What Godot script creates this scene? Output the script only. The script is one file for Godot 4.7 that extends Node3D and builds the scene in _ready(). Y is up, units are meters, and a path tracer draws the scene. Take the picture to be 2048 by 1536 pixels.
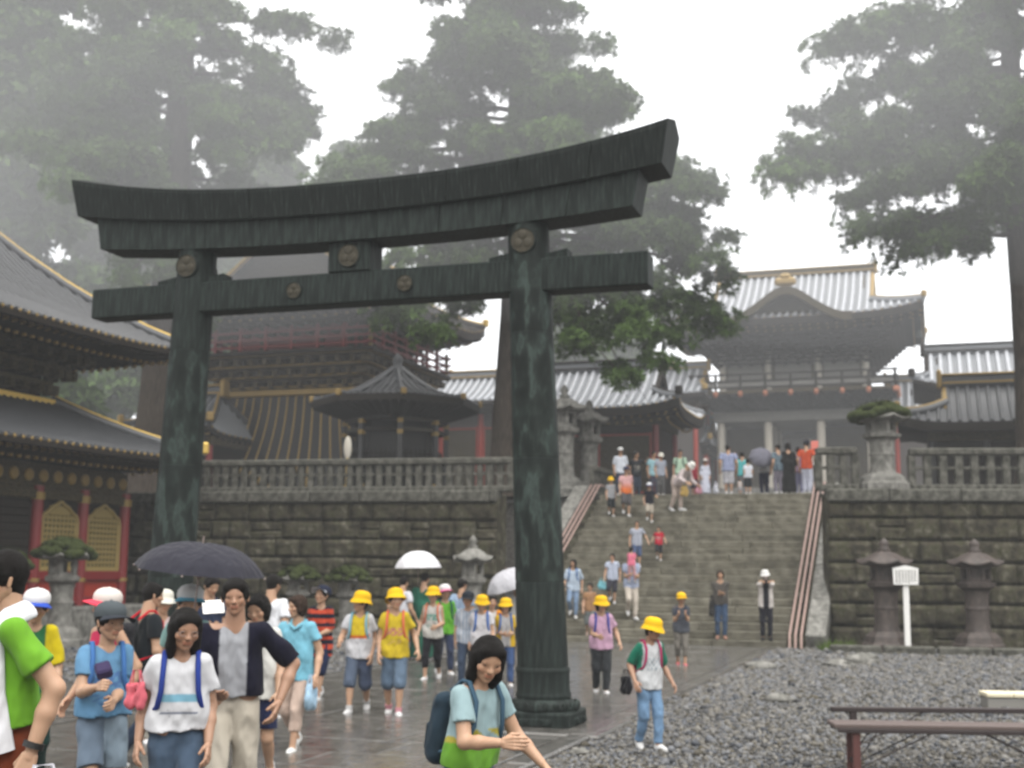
extends Node3D
# A shrine forecourt in mist: bronze gate on a paved way, stone stairs and walls, halls and cedars behind, a school outing walking through.
const YAW := -0.3225            # the shrine's axis: local x runs along the stairs' steps, local -z runs up the stairs
const ORIGIN := Vector3(3.06, 0.0, -27.65)   # foot of the stairs, middle
const TERRACE := 3.7
var M := {}
var used := {}
var R := RandomNumberGenerator.new()
var cam: Camera3D

class G:
	var v := PackedVector3Array()
	var n := PackedVector3Array()
	var c := PackedColorArray()
	var ix := PackedInt32Array()
	var col := Color.WHITE
	func tri(a: Vector3, b: Vector3, d: Vector3) -> void:
		var m := (d - a).cross(b - a).normalized()
		var s := v.size()
		v.append(a); v.append(b); v.append(d)
		for i in 3:
			n.append(m); c.append(col)
		ix.append(s); ix.append(s + 1); ix.append(s + 2)
	func quad(a: Vector3, b: Vector3, d: Vector3, e: Vector3) -> void:
		var m := (e - a).cross(b - a) + (b - d).cross(e - d)
		m = m.normalized()
		var s := v.size()
		v.append(a); v.append(b); v.append(d); v.append(e)
		for i in 4:
			n.append(m); c.append(col)
		ix.append(s); ix.append(s + 1); ix.append(s + 2); ix.append(s); ix.append(s + 2); ix.append(s + 3)
	func box(xf: Transform3D, size: Vector3, bev := 0.0) -> void:
		var h := size * 0.5
		var b := minf(bev, minf(h.x, minf(h.y, h.z)) * 0.9)
		var p := func(x, y, z): return xf * Vector3(x, y, z)
		for s in [-1.0, 1.0]:
			var q := [Vector3(s * h.x, -h.y + b, -h.z + b), Vector3(s * h.x, h.y - b, -h.z + b), Vector3(s * h.x, h.y - b, h.z - b), Vector3(s * h.x, -h.y + b, h.z - b)]
			var r := [Vector3(-h.x + b, s * h.y, -h.z + b), Vector3(-h.x + b, s * h.y, h.z - b), Vector3(h.x - b, s * h.y, h.z - b), Vector3(h.x - b, s * h.y, -h.z + b)]
			var t := [Vector3(-h.x + b, -h.y + b, s * h.z), Vector3(h.x - b, -h.y + b, s * h.z), Vector3(h.x - b, h.y - b, s * h.z), Vector3(-h.x + b, h.y - b, s * h.z)]
			for w in [q, r, t]:
				if s > 0: w.reverse()
				quad(xf * w[0], xf * w[1], xf * w[2], xf * w[3])
		if b <= 0.0: return
		for s in [-1.0, 1.0]:
			for u in [-1.0, 1.0]:
				strip(xf, Vector3(s * h.x, u * (h.y - b), -h.z + b), Vector3(s * h.x, u * (h.y - b), h.z - b), Vector3(s * (h.x - b), u * h.y, h.z - b), Vector3(s * (h.x - b), u * h.y, -h.z + b), s * u > 0)
				strip(xf, Vector3(s * h.x, -h.y + b, u * (h.z - b)), Vector3(s * h.x, h.y - b, u * (h.z - b)), Vector3(s * (h.x - b), h.y - b, u * h.z), Vector3(s * (h.x - b), -h.y + b, u * h.z), s * u < 0)
				strip(xf, Vector3(-h.x + b, s * h.y, u * (h.z - b)), Vector3(h.x - b, s * h.y, u * (h.z - b)), Vector3(h.x - b, s * (h.y - b), u * h.z), Vector3(-h.x + b, s * (h.y - b), u * h.z), s * u > 0)
				for w in [-1.0, 1.0]:
					var a := Vector3(s * h.x, u * (h.y - b), w * (h.z - b))
					var d := Vector3(s * (h.x - b), u * h.y, w * (h.z - b))
					var e := Vector3(s * (h.x - b), u * (h.y - b), w * h.z)
					if s * u * w > 0: tri(xf * a, xf * e, xf * d)
					else: tri(xf * a, xf * d, xf * e)
	func strip(xf: Transform3D, a: Vector3, b: Vector3, d: Vector3, e: Vector3, flip: bool) -> void:
		if flip: quad(xf * a, xf * e, xf * d, xf * b)
		else: quad(xf * a, xf * b, xf * d, xf * e)
	# rows of points, smooth; closed joins each row's end to its start
	func grid(rows: Array, closed := false, flip := false) -> void:
		var s := v.size()
		var w: int = rows[0].size()
		for r in rows:
			for p in r:
				v.append(p); n.append(Vector3.ZERO); c.append(col)
		var m := w if closed else w - 1
		for j in rows.size() - 1:
			for i in m:
				var a := s + j * w + i
				var b := s + j * w + (i + 1) % w
				var e := a + w
				var d := b + w
				if flip: _two(a, e, d, b)
				else: _two(a, b, d, e)
		for i in range(s, v.size()):
			n[i] = n[i].normalized() if n[i].length() > 1e-9 else Vector3.UP
	func _two(a: int, b: int, d: int, e: int) -> void:
		var m := (v[e] - v[a]).cross(v[b] - v[a]) + (v[b] - v[d]).cross(v[e] - v[d])
		for i in [a, b, d, e]: n[i] += m
		ix.append(a); ix.append(b); ix.append(d); ix.append(a); ix.append(d); ix.append(e)
	func tube(path: Array, radii: Array, sides := 8, caps := true, squash := 1.0) -> void:
		var rows := []
		var up := Vector3.UP
		for i in path.size():
			var t: Vector3 = (path[mini(i + 1, path.size() - 1)] - path[maxi(i - 1, 0)]).normalized()
			if absf(t.dot(up)) > 0.95: up = Vector3.RIGHT if absf(t.x) < 0.8 else Vector3.BACK
			var a := t.cross(up).normalized()
			var b := a.cross(t).normalized()
			up = b
			var r: float = radii[mini(i, radii.size() - 1)]
			var row := PackedVector3Array()
			for k in sides:
				var f := TAU * k / sides
				row.append(path[i] + a * cos(f) * r + b * sin(f) * r * squash)
			rows.append(row)
		grid(rows, true)
		if caps:
			for e in [0, rows.size() - 1]:
				for k in range(1, sides - 1):
					if e == 0: tri(rows[e][0], rows[e][k], rows[e][k + 1])
					else: tri(rows[e][0], rows[e][k + 1], rows[e][k])
	# profile: Vector2(radius, height) from bottom to top
	func lathe(profile: Array, seg: int, xf := Transform3D(), flat := false, turn := 0.0, caps := true) -> void:
		var rows := []
		for p in profile:
			var row := PackedVector3Array()
			for k in seg:
				var f := TAU * k / seg + turn
				row.append(xf * Vector3(cos(f) * p.x, p.y, sin(f) * p.x))
			rows.append(row)
		if flat:
			for j in rows.size() - 1:
				for k in seg:
					var l := (k + 1) % seg
					quad(rows[j][k], rows[j][l], rows[j + 1][l], rows[j + 1][k])
		else:
			grid(rows, true)
		if caps:
			for e in [0, rows.size() - 1]:
				if profile[e].x > 1e-4:
					for k in range(1, seg - 1):
						if e == 0: tri(rows[e][0], rows[e][k + 1], rows[e][k])
						else: tri(rows[e][0], rows[e][k], rows[e][k + 1])
	# polygon in the local xy plane, extruded along local z from -d/2 to d/2 (flat)
	func prism(poly: PackedVector2Array, d: float, xf := Transform3D()) -> void:
		var tris := Geometry2D.triangulate_polygon(poly)
		var k := 0
		while k < tris.size():
			var a := poly[tris[k]]; var b := poly[tris[k + 1]]; var e := poly[tris[k + 2]]
			tri(xf * Vector3(a.x, a.y, d / 2), xf * Vector3(b.x, b.y, d / 2), xf * Vector3(e.x, e.y, d / 2))
			tri(xf * Vector3(a.x, a.y, -d / 2), xf * Vector3(e.x, e.y, -d / 2), xf * Vector3(b.x, b.y, -d / 2))
			k += 3
		for i in poly.size():
			var a := poly[i]; var b := poly[(i + 1) % poly.size()]
			quad(xf * Vector3(a.x, a.y, -d / 2), xf * Vector3(b.x, b.y, -d / 2), xf * Vector3(b.x, b.y, d / 2), xf * Vector3(a.x, a.y, d / 2))
	func ball(at: Vector3, r: Vector3, seg := 12, rings := 8, b := Basis()) -> void:
		var rows := []
		for j in rings + 1:
			var f := PI * j / rings
			var row := PackedVector3Array()
			for k in seg:
				var t := TAU * k / seg
				row.append(at + b * (Vector3(sin(f) * cos(t), -cos(f), sin(f) * sin(t)) * r))
			rows.append(row)
		grid(rows, true)
	func join(o: G, xf := Transform3D(), tint = null) -> void:
		var s := v.size()
		var nb := xf.basis.inverse().transposed()
		var mirrored := xf.basis.determinant() < 0
		for i in o.v.size():
			v.append(xf * o.v[i]); n.append((nb * o.n[i]).normalized()); c.append(o.c[i] if tint == null else tint)
		for k in o.ix.size() / 3:
			if mirrored:
				ix.append(s + o.ix[3 * k]); ix.append(s + o.ix[3 * k + 2]); ix.append(s + o.ix[3 * k + 1])
			else:
				ix.append(s + o.ix[3 * k]); ix.append(s + o.ix[3 * k + 1]); ix.append(s + o.ix[3 * k + 2])
	func mesh() -> ArrayMesh:
		var a := []
		a.resize(Mesh.ARRAY_MAX)
		a[Mesh.ARRAY_VERTEX] = v
		a[Mesh.ARRAY_NORMAL] = n
		a[Mesh.ARRAY_COLOR] = c
		a[Mesh.ARRAY_INDEX] = ix
		var m := ArrayMesh.new()
		if v.size(): m.add_surface_from_arrays(Mesh.PRIMITIVE_TRIANGLES, a)
		return m

func at(x: float, y: float, z: float) -> Transform3D:
	return Transform3D(Basis(), Vector3(x, y, z))

func numbered(called: String) -> String:
	var k: int = used.get(called, 0)
	used[called] = k + 1
	return called if k == 0 else "%s_%03d" % [called, k]

func put(called: String, mesh: Mesh, m: Material, parent: Node3D, xf := Transform3D()) -> MeshInstance3D:
	var o := MeshInstance3D.new()
	o.name = called if parent != self else numbered(called)
	o.mesh = mesh
	o.material_override = m
	o.transform = xf
	parent.add_child(o, true)
	return o

func obj(called: String, g: G, m: Material, parent: Node3D = self) -> MeshInstance3D:
	return put(called, g.mesh(), m, parent)

func thing(called: String, label: String, category: String, pos := Vector3.ZERO, turn := 0.0, group := "") -> Node3D:
	var o := Node3D.new()
	o.name = numbered(called)
	add_child(o)
	o.position = pos
	o.rotation.y = turn
	tag(o, label, category, group)
	return o

func tag(o: Node3D, label: String, category: String, group := "") -> Node3D:
	o.set_meta("label", label)
	o.set_meta("category", category)
	if group: o.set_meta("group", group)
	return o

func kind(o: Node3D, k: String, label := "", category := "") -> Node3D:
	o.set_meta("kind", k)
	if label: o.set_meta("label", label)
	if category: o.set_meta("category", category)
	return o

# a point in the shrine's own frame (u right, y up, w up the stairs) in the world
func sp(u: float, y: float, w: float) -> Vector3:
	return ORIGIN + Basis(Vector3.UP, YAW) * Vector3(u, y, -w)

func noise_tex(f: float, seed_: int, ramp: Array, octaves := 4, size := 512, type := FastNoiseLite.TYPE_SIMPLEX_SMOOTH, normal := false, bump := 4.0) -> NoiseTexture2D:
	var t := NoiseTexture2D.new()
	var z := FastNoiseLite.new()
	z.seed = seed_
	z.noise_type = type
	z.frequency = f
	z.fractal_octaves = octaves
	t.noise = z
	t.width = size; t.height = size
	t.seamless = true
	t.seamless_blend_skirt = 0.25
	if normal:
		t.as_normal_map = true
		t.bump_strength = bump
	elif ramp.size():
		var g := Gradient.new()
		var o := PackedFloat32Array()
		var c := PackedColorArray()
		for r in ramp:
			o.append(r[0]); c.append(r[1])
		g.offsets = o; g.colors = c
		t.color_ramp = g
	return t

func lin(r: float, g: float, b: float) -> Color:
	return Color(r, g, b).linear_to_srgb()

func mat(called: String, c: Color, rough := 0.8, metal := 0.0) -> StandardMaterial3D:
	var m := StandardMaterial3D.new()
	m.resource_name = called
	m.albedo_color = c.linear_to_srgb()
	m.albedo_color.a = 1.0
	m.roughness = rough
	m.metallic = metal
	m.vertex_color_use_as_albedo = true
	M[called] = m
	return m

func skin_tex(m: StandardMaterial3D, tex: Texture2D, scale: Vector3, world := true, bump: Texture2D = null, bump_cm := 1.0) -> void:
	m.albedo_texture = tex
	m.uv1_triplanar = true
	m.uv1_world_triplanar = world
	m.uv1_scale = scale
	if bump:
		m.heightmap_enabled = true
		m.heightmap_texture = bump
		m.heightmap_scale = bump_cm

func materials() -> void:
	var W := Color.WHITE
	var rough_bump := noise_tex(0.02, 5, [], 5)
	# base colours given as linear reflectances
	var stone := mat("wall_stone", W, 0.75)
	skin_tex(stone, noise_tex(0.011, 11, [[0.0, lin(.015, .0135, .0095)], [0.3, lin(.028, .025, .0175)], [0.44, lin(.048, .042, .03)], [0.52, lin(.06, .053, .038)], [0.6, lin(.036, .038, .018)], [0.72, lin(.08, .073, .055)], [1.0, lin(.18, .168, .135)]], 7), Vector3(.5, .42, .5), true, rough_bump, 3.0)
	var step := mat("step_stone", W, 0.6)
	skin_tex(step, noise_tex(0.012, 12, [[0.0, lin(.07, .065, .05)], [0.4, lin(.125, .117, .09)], [0.6, lin(.16, .15, .118)], [1.0, lin(.23, .22, .18)]], 6), Vector3(.5, .5, .5), true, rough_bump, 1.0)
	var grey := mat("grey_stone", W, 0.75)
	skin_tex(grey, noise_tex(0.014, 13, [[0.0, lin(.06, .06, .052)], [0.45, lin(.15, .148, .135)], [0.6, lin(.21, .205, .19)], [1.0, lin(.33, .325, .30)]], 6), Vector3(.7, .5, .7), true, rough_bump, 1.5)
	var iron := mat("rusty_iron", W, 0.6)
	skin_tex(iron, noise_tex(0.014, 14, [[0.0, lin(.022, .017, .015)], [0.5, lin(.05, .038, .033)], [1.0, lin(.1, .075, .065)]], 5), Vector3(.9, .6, .9), true, rough_bump, 0.8)
	var moss := mat("moss", W, 0.95)
	skin_tex(moss, noise_tex(0.03, 15, [[0.0, lin(.015, .022, .007)], [0.5, lin(.036, .046, .016)], [1.0, lin(.08, .092, .034)]], 5), Vector3(1.5, 1.5, 1.5), true, rough_bump, 3.0)
	var pave := mat("paving", W, 0.28)
	skin_tex(pave, noise_tex(0.012, 16, [[0.0, lin(.05, .048, .044)], [0.5, lin(.085, .081, .075)], [1.0, lin(.135, .128, .118)]], 5), Vector3(.6, .6, .6), true, rough_bump, 0.35)
	pave.roughness_texture = noise_tex(0.008, 17, [[0.0, Color(.4, .4, .4)], [0.45, Color(.7, .7, .7)], [0.7, Color(1, 1, 1)]], 4)
	pave.roughness = 0.26
	var soil := mat("soil", W, 0.85)
	skin_tex(soil, noise_tex(0.02, 18, [[0.0, lin(.035, .033, .03)], [0.5, lin(.075, .07, .063)], [1.0, lin(.13, .122, .11)]], 5), Vector3(.8, .8, .8), true, rough_bump, 3.0)
	var gravel := mat("gravel", W, 0.42)
	skin_tex(gravel, noise_tex(0.03, 19, [[0.0, lin(.5, .5, .5)], [1.0, W]], 3), Vector3(3, 3, 3), true)
	var bronze := mat("bronze", W, 0.5, 0.15)
	skin_tex(bronze, noise_tex(0.012, 21, [[0.0, lin(.009, .0118, .011)], [0.45, lin(.0155, .0205, .019)], [0.62, lin(.022, .029, .027)], [0.76, lin(.028, .038, .034)], [0.88, lin(.022, .029, .027)], [1.0, lin(.045, .058, .053)]], 6), Vector3(2.6, .35, 2.6), false, rough_bump, 0.5)
	var verdigris := mat("verdigris", W, 0.55, 0.1)
	skin_tex(verdigris, noise_tex(0.012, 22, [[0.0, lin(.007, .009, .0085)], [0.48, lin(.014, .018, .0165)], [0.6, lin(.022, .03, .027)], [0.7, lin(.05, .069, .062)], [0.82, lin(.028, .038, .035)], [1.0, lin(.07, .094, .085)]], 6), Vector3(.9, .26, .9), false, rough_bump, 0.6)
	var seal := mat("old_gilt", W, 0.55, 0.3)
	skin_tex(seal, noise_tex(0.03, 23, [[0.0, lin(.018, .017, .011)], [0.5, lin(.036, .031, .019)], [1.0, lin(.085, .07, .035)]], 4), Vector3(3, 3, 3), false)
	var bark := mat("bark", W, 0.9)
	skin_tex(bark, noise_tex(0.014, 24, [[0.0, lin(.022, .018, .014)], [0.5, lin(.06, .047, .037)], [1.0, lin(.12, .098, .08)]], 5), Vector3(2.2, .22, 2.2), true, noise_tex(0.02, 25, [], 4), 6.0)
	var leaf := mat("needles", W, 0.7)
	leaf.backlight_enabled = true
	leaf.backlight = lin(.07, .1, .04)
	mat("tile", Color(.085, .09, .098), 0.4)
	skin_tex(M.tile, noise_tex(0.02, 26, [[0.0, lin(.45, .45, .45)], [0.5, lin(.75, .75, .75)], [1.0, W]], 4), Vector3(.8, .8, .8), true)
	mat("pale_tile", Color(.52, .54, .58), 0.45)
	skin_tex(M.pale_tile, noise_tex(0.02, 27, [[0.0, lin(.6, .6, .6)], [1.0, W]], 4), Vector3(.6, .6, .6), true)
	mat("gold", Color(.62, .42, .1), 0.38, 0.55)
	mat("dull_gold", Color(.3, .2, .06), 0.5, 0.35)
	mat("dark_wood", Color(.022, .018, .015), 0.6)
	mat("black_lacquer", Color(.009, .009, .009), 0.35)
	mat("carved_wood", W, 0.6)
	skin_tex(M.carved_wood, noise_tex(0.05, 28, [[0.0, lin(.012, .011, .01)], [0.42, lin(.028, .024, .019)], [0.54, lin(.17, .125, .05)], [0.66, lin(.05, .07, .06)], [0.76, lin(.12, .04, .03)], [0.9, lin(.25, .2, .1)], [1.0, lin(.3, .28, .2)]], 3, 512, FastNoiseLite.TYPE_CELLULAR), Vector3(1.1, 1.1, 1.1), true, rough_bump, 4.0)
	mat("dark_carving", W, 0.65)
	skin_tex(M.dark_carving, noise_tex(0.05, 33, [[0.0, lin(.012, .011, .01)], [0.55, lin(.03, .026, .022)], [0.7, lin(.07, .055, .035)], [1.0, lin(.12, .1, .07)]], 3, 512, FastNoiseLite.TYPE_CELLULAR), Vector3(1.1, 1.1, 1.1), true, rough_bump, 4.0)
	mat("red_lacquer", Color(.19, .018, .02), 0.4)
	mat("vermilion", Color(.32, .035, .02), 0.45)
	mat("white_wood", Color(.46, .43, .37), 0.6)
	mat("white_paint", Color(.78, .78, .76), 0.5)
	mat("green_lattice", Color(.02, .045, .03), 0.6)
	mat("plain", W, 0.8)
	var cloth := mat("cloth", W, 0.92)
	cloth.rim_enabled = true
	cloth.rim = 0.15
	cloth.rim_tint = 0.6
	mat("skin", W, 0.52)
	M.skin.subsurf_scatter_enabled = true
	M.skin.subsurf_scatter_strength = 0.05
	mat("hair", Color(.01, .008, .007), 0.5)
	M.hair.metallic_specular = 0.3
	mat("glossy", W, 0.3)
	mat("steel", Color(.3, .24, .22), 0.45, 0.5)
	mat("rail_pipe", Color(.36, .25, .22), 0.5, 0.2)
	mat("dark_red", Color(.19, .022, .022), 0.5)
	mat("lattice_gold", Color(.3, .225, .08), 0.5, 0.2)
	mat("pink_plate", Color(.7, .2, .16), 0.5)
	mat("bench_wood", Color(.09, .066, .06), 0.6)
	mat("bench_steel", Color(.035, .026, .026), 0.5, 0.3)
	mat("bench_rust", Color(.085, .028, .024), 0.6)
	mat("box_grey", Color(.2, .195, .18), 0.7)
	mat("cream", Color(.66, .6, .44), 0.5)
	mat("brown_tile", Color(.055, .05, .047), 0.5)
	mat("gate_tile", Color(.16, .17, .185), 0.5)
	mat("orange_wood", Color(.34, .12, .06), 0.6)
	mat("weathered", Color(.11, .1, .095), 0.8)
	mat("pale_carving", W, 0.7)
	skin_tex(M.pale_carving, noise_tex(0.06, 31, [[0.0, lin(.03, .03, .028)], [0.45, lin(.12, .12, .115)], [0.6, lin(.34, .33, .3)], [1.0, lin(.55, .53, .48)]], 3, 512, FastNoiseLite.TYPE_CELLULAR), Vector3(1.4, 1.4, 1.4), true, rough_bump, 3.0)
	var streaked := mat("streaked", W, 0.5, 0.15)
	skin_tex(streaked, noise_tex(0.03, 32, [[0.0, lin(.009, .011, .0105)], [0.5, lin(.014, .0175, .0165)], [0.7, lin(.02, .025, .0235)], [0.85, lin(.04, .049, .046)], [1.0, lin(.07, .085, .08)]], 4), Vector3(2.2, .16, 2.2), false, rough_bump, 0.5)
	for k in ["wall_stone", "step_stone", "dark_wood", "bark", "needles", "carved_wood", "dark_carving", "moss", "soil", "gravel", "grey_stone", "weathered", "plain", "brown_tile"]:
		M[k].metallic_specular = 0.2
	for k in ["bronze", "verdigris", "streaked"]:
		M[k].metallic_specular = 0.22
		M[k].metallic = 0.0
		M[k].roughness = 0.55
	var fence := mat("fence_stone", Color(.5, .5, .47), 0.8)
	skin_tex(fence, M.grey_stone.albedo_texture, Vector3(.7, .5, .7), true, rough_bump, 1.5)
	fence.metallic_specular = 0.2
	M.cloth.heightmap_enabled = true
	M.cloth.heightmap_texture = noise_tex(0.008, 34, [], 2)
	M.cloth.heightmap_scale = 1.8
	M.cloth.uv1_triplanar = true
	M.cloth.uv1_scale = Vector3(2.6, 1.5, 2.6)
	M.cloth.metallic_specular = 0.25
	M.cloth.albedo_color = lin(.76, .76, .76)
	M.hair.heightmap_enabled = true
	M.hair.heightmap_texture = noise_tex(0.03, 35, [], 3)
	M.hair.heightmap_scale = 1.0
	M.hair.uv1_triplanar = true
	M.hair.uv1_scale = Vector3(9, .7, 9)
	mat("hillside", W, 0.95)
	skin_tex(M.hillside, noise_tex(0.02, 29, [[0.0, lin(.02, .035, .014)], [0.5, lin(.045, .07, .028)], [1.0, lin(.08, .115, .05)]], 5), Vector3(.08, .08, .08), true)

func _ready() -> void:
	R.seed = 7
	# ---- camera, sky, light
	cam = Camera3D.new()
	cam.name = "camera"
	add_child(cam)
	cam.position = Vector3(0, 1.6, 0)
	cam.basis = Basis.from_euler(Vector3(deg_to_rad(8.46), 0, 0)) * Basis(Vector3.BACK, deg_to_rad(0.55))
	cam.fov = 34.155
	cam.near = 0.1
	cam.far = 600.0
	var lens := CameraAttributesPhysical.new()
	lens.frustum_focal_length = 39.06
	lens.frustum_focus_distance = 2.2
	lens.exposure_aperture = 6.3
	lens.frustum_near = 0.1
	lens.frustum_far = 600.0
	cam.attributes = lens
	var e := Environment.new()
	e.tonemap_mode = Environment.TONE_MAPPER_LINEAR
	e.tonemap_exposure = EXPOSURE
	e.background_mode = Environment.BG_SKY
	var sky_mat := ProceduralSkyMaterial.new()
	sky_mat.sky_top_color = Color(1.0, 1.0, 1.0)
	sky_mat.sky_horizon_color = Color(.96, .97, .985)
	sky_mat.sky_curve = 0.3
	sky_mat.ground_horizon_color = Color(.5, .5, .49)
	sky_mat.ground_bottom_color = Color(.25, .25, .24)
	sky_mat.sun_angle_max = 0.0
	sky_mat.sky_energy_multiplier = 1.0
	var sky := Sky.new()
	sky.sky_material = sky_mat
	e.sky = sky
	e.background_energy_multiplier = SKY
	e.fog_enabled = true
	e.fog_density = FOG
	e.fog_light_color = Color(.97, .985, 1.0)
	e.sdfgi_enabled = true
	e.ssao_enabled = true
	e.ssil_enabled = true
	e.volumetric_fog_enabled = true
	e.volumetric_fog_density = 0.0
	var world := WorldEnvironment.new()
	world.name = "world"
	world.environment = e
	add_child(world)
	var sun := DirectionalLight3D.new()
	sun.name = "sun"
	sun.light_energy = 0.5
	sun.light_color = Color(1.0, .99, .975)
	sun.light_angular_distance = 80.0
	sun.shadow_enabled = true
	sun.rotation_degrees = Vector3(-68, 20, 0)
	add_child(sun)
	materials()
	setting()
	build_torii()
	buildings()
	trees()
	street_things()
	people()

const EXPOSURE := 4.0
const SKY := 0.6
const FOG := 0.0016

# ---------------------------------------------------------------- ground, path, stairs, walls, fences
func rock_mesh(seed_: int, sub := 1, flat := 0.7) -> G:
	var r := RandomNumberGenerator.new()
	r.seed = seed_
	var g := G.new()
	var rows := []
	var seg := 7 if sub == 1 else 10
	var rings := 4 if sub == 1 else 7
	for j in rings + 1:
		var f := PI * j / rings
		var row := PackedVector3Array()
		for k in seg:
			var t := TAU * (k + 0.5 * (j % 2)) / seg
			var q := 1.0 + r.randf_range(-0.22, 0.22)
			row.append(Vector3(sin(f) * cos(t) * q, -cos(f) * flat * q, sin(f) * sin(t) * q * 0.85))
		rows.append(row)
	for row in [rows[0], rows[rings]]:
		for k in seg: row[k] = row[0]
	g.grid(rows, true)
	return g

func stone_mesh(seed_: int, bev := 0.06) -> G:   # a dressed block one unit wide and high, its face uneven
	var r := RandomNumberGenerator.new()
	r.seed = seed_
	var g := G.new()
	var n := 5
	var rows := []
	var jit := []
	for i in 4: jit.append(Vector2(r.randf_range(0, .05), r.randf_range(0, .05)))
	for j in n + 2:
		var row := PackedVector3Array()
		for i in n + 2:
			var s := clampf((i - 1.0) / (n - 1.0), 0, 1)
			var t := clampf((j - 1.0) / (n - 1.0), 0, 1)
			var rim := i <= 0 or j <= 0 or i >= n + 1 or j >= n + 1
			var edge := i <= 1 or j <= 1 or i >= n or j >= n
			var z := -0.5 if rim else (0.12 - bev if edge else 0.12 + r.randf_range(-.02, .02))
			var x := s - 0.5
			var y := t - 0.5
			x *= 1.0 - jit[0].x * (1 - t) - jit[1].x * t
			y *= 1.0 - jit[2].y * (1 - s) - jit[3].y * s
			if edge and not rim:
				x += r.randf_range(-.012, .012)
				y += r.randf_range(-.012, .012)
			row.append(Vector3(x, y, z))
		rows.append(row)
	g.grid(rows, false, true)
	return g

func setting() -> void:
	# ground: one sheet out to the horizon, and the terraces above it
	var g := G.new()
	g.quad(Vector3(-300, 0, 60), Vector3(300, 0, 60), Vector3(300, 0, -400), Vector3(-300, 0, -400))
	kind(obj("ground", g, M.soil), "structure")
	var frame := Basis(Vector3.UP, YAW)
	g = G.new()
	g.box(Transform3D(frame, sp(0, TERRACE / 2 - .08, 22.5)), Vector3(110, TERRACE - .16, 30))
	g.box(Transform3D(frame, sp(0, TERRACE / 2 - .01, 8.4)), Vector3(7.2, TERRACE - .02, 2.4))
	kind(obj("terrace", g, M.soil), "structure")
	g = G.new()
	g.box(Transform3D(frame, sp(0, 2.6, 62)), Vector3(110, 5.2, 49.5))
	kind(obj("upper_terrace", g, M.soil), "structure")
	hills()
	# the paved way, slab by slab
	var path := Node3D.new()
	path.name = "path"
	add_child(path)
	kind(path, "structure")
	path.transform = Transform3D(frame, ORIGIN)
	g = G.new()
	g.quad(Vector3(-2.5, .012, 24), Vector3(2.5, .012, 24), Vector3(2.5, .012, 0), Vector3(-2.5, .012, 0))
	put("path_bed", g.mesh(), M.soil, path)
	var slabs := []
	for i in 6:
		var s := G.new()
		s.col = Color(1, 1, 1) * R.randf_range(.8, 1.12)
		s.box(Transform3D(), Vector3(1, .08, 1), .007)
		slabs.append(s.mesh())
	var z := 0.02
	while z < 20.0:
		var d := R.randf_range(.62, .86)
		var x := -2.46
		while x < 2.45:
			var w := minf(R.randf_range(.75, 1.35), 2.46 - x)
			if 2.46 - x - w < .4: w = 2.46 - x
			put("paving_stone", slabs[R.randi() % 6], M.paving, path, Transform3D(Basis.from_euler(Vector3(R.randf_range(-.002, .002), 0, R.randf_range(-.002, .002))).scaled_local(Vector3(w - .012, 1, d - .012)), Vector3(x + w / 2, R.randf_range(-.003, .003), z + d / 2)))
			x += w
		z += d
	for s in [-1, 1]:
		for k in 11:
			g = G.new()
			g.box(Transform3D(), Vector3(.22, .12, 1.9), .02)
			put("kerb_stone", g.mesh(), M.paving, path, at(s * 2.62, .0, .97 + k * 1.92))
	stairs()
	walls()
	gravels()

func hills() -> void:
	var g := G.new()
	var z := FastNoiseLite.new()
	z.seed = 3
	z.frequency = .02
	var rows := []
	for j in 14:
		var row := PackedVector3Array()
		for i in 40:
			var x := -170.0 + i * 9.0
			var f := j / 13.0
			row.append(Vector3(x + 30, 3.0 + f * (9 + 5 * z.get_noise_2d(x, 7)) * smoothstep(-.3, 1.0, .75 + z.get_noise_2d(x, 50.0)) + 2.5 * z.get_noise_2d(x * 3, j * 40.0) * f, -92.0 - 60 * f - absf(x) * .12))
		rows.append(row)
	g.grid(rows)
	kind(obj("hills", g, M.hillside), "structure")

const STEPS := 22
const RISE := TERRACE / 22.0
const RUN := 7.2 / 22.0

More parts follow.
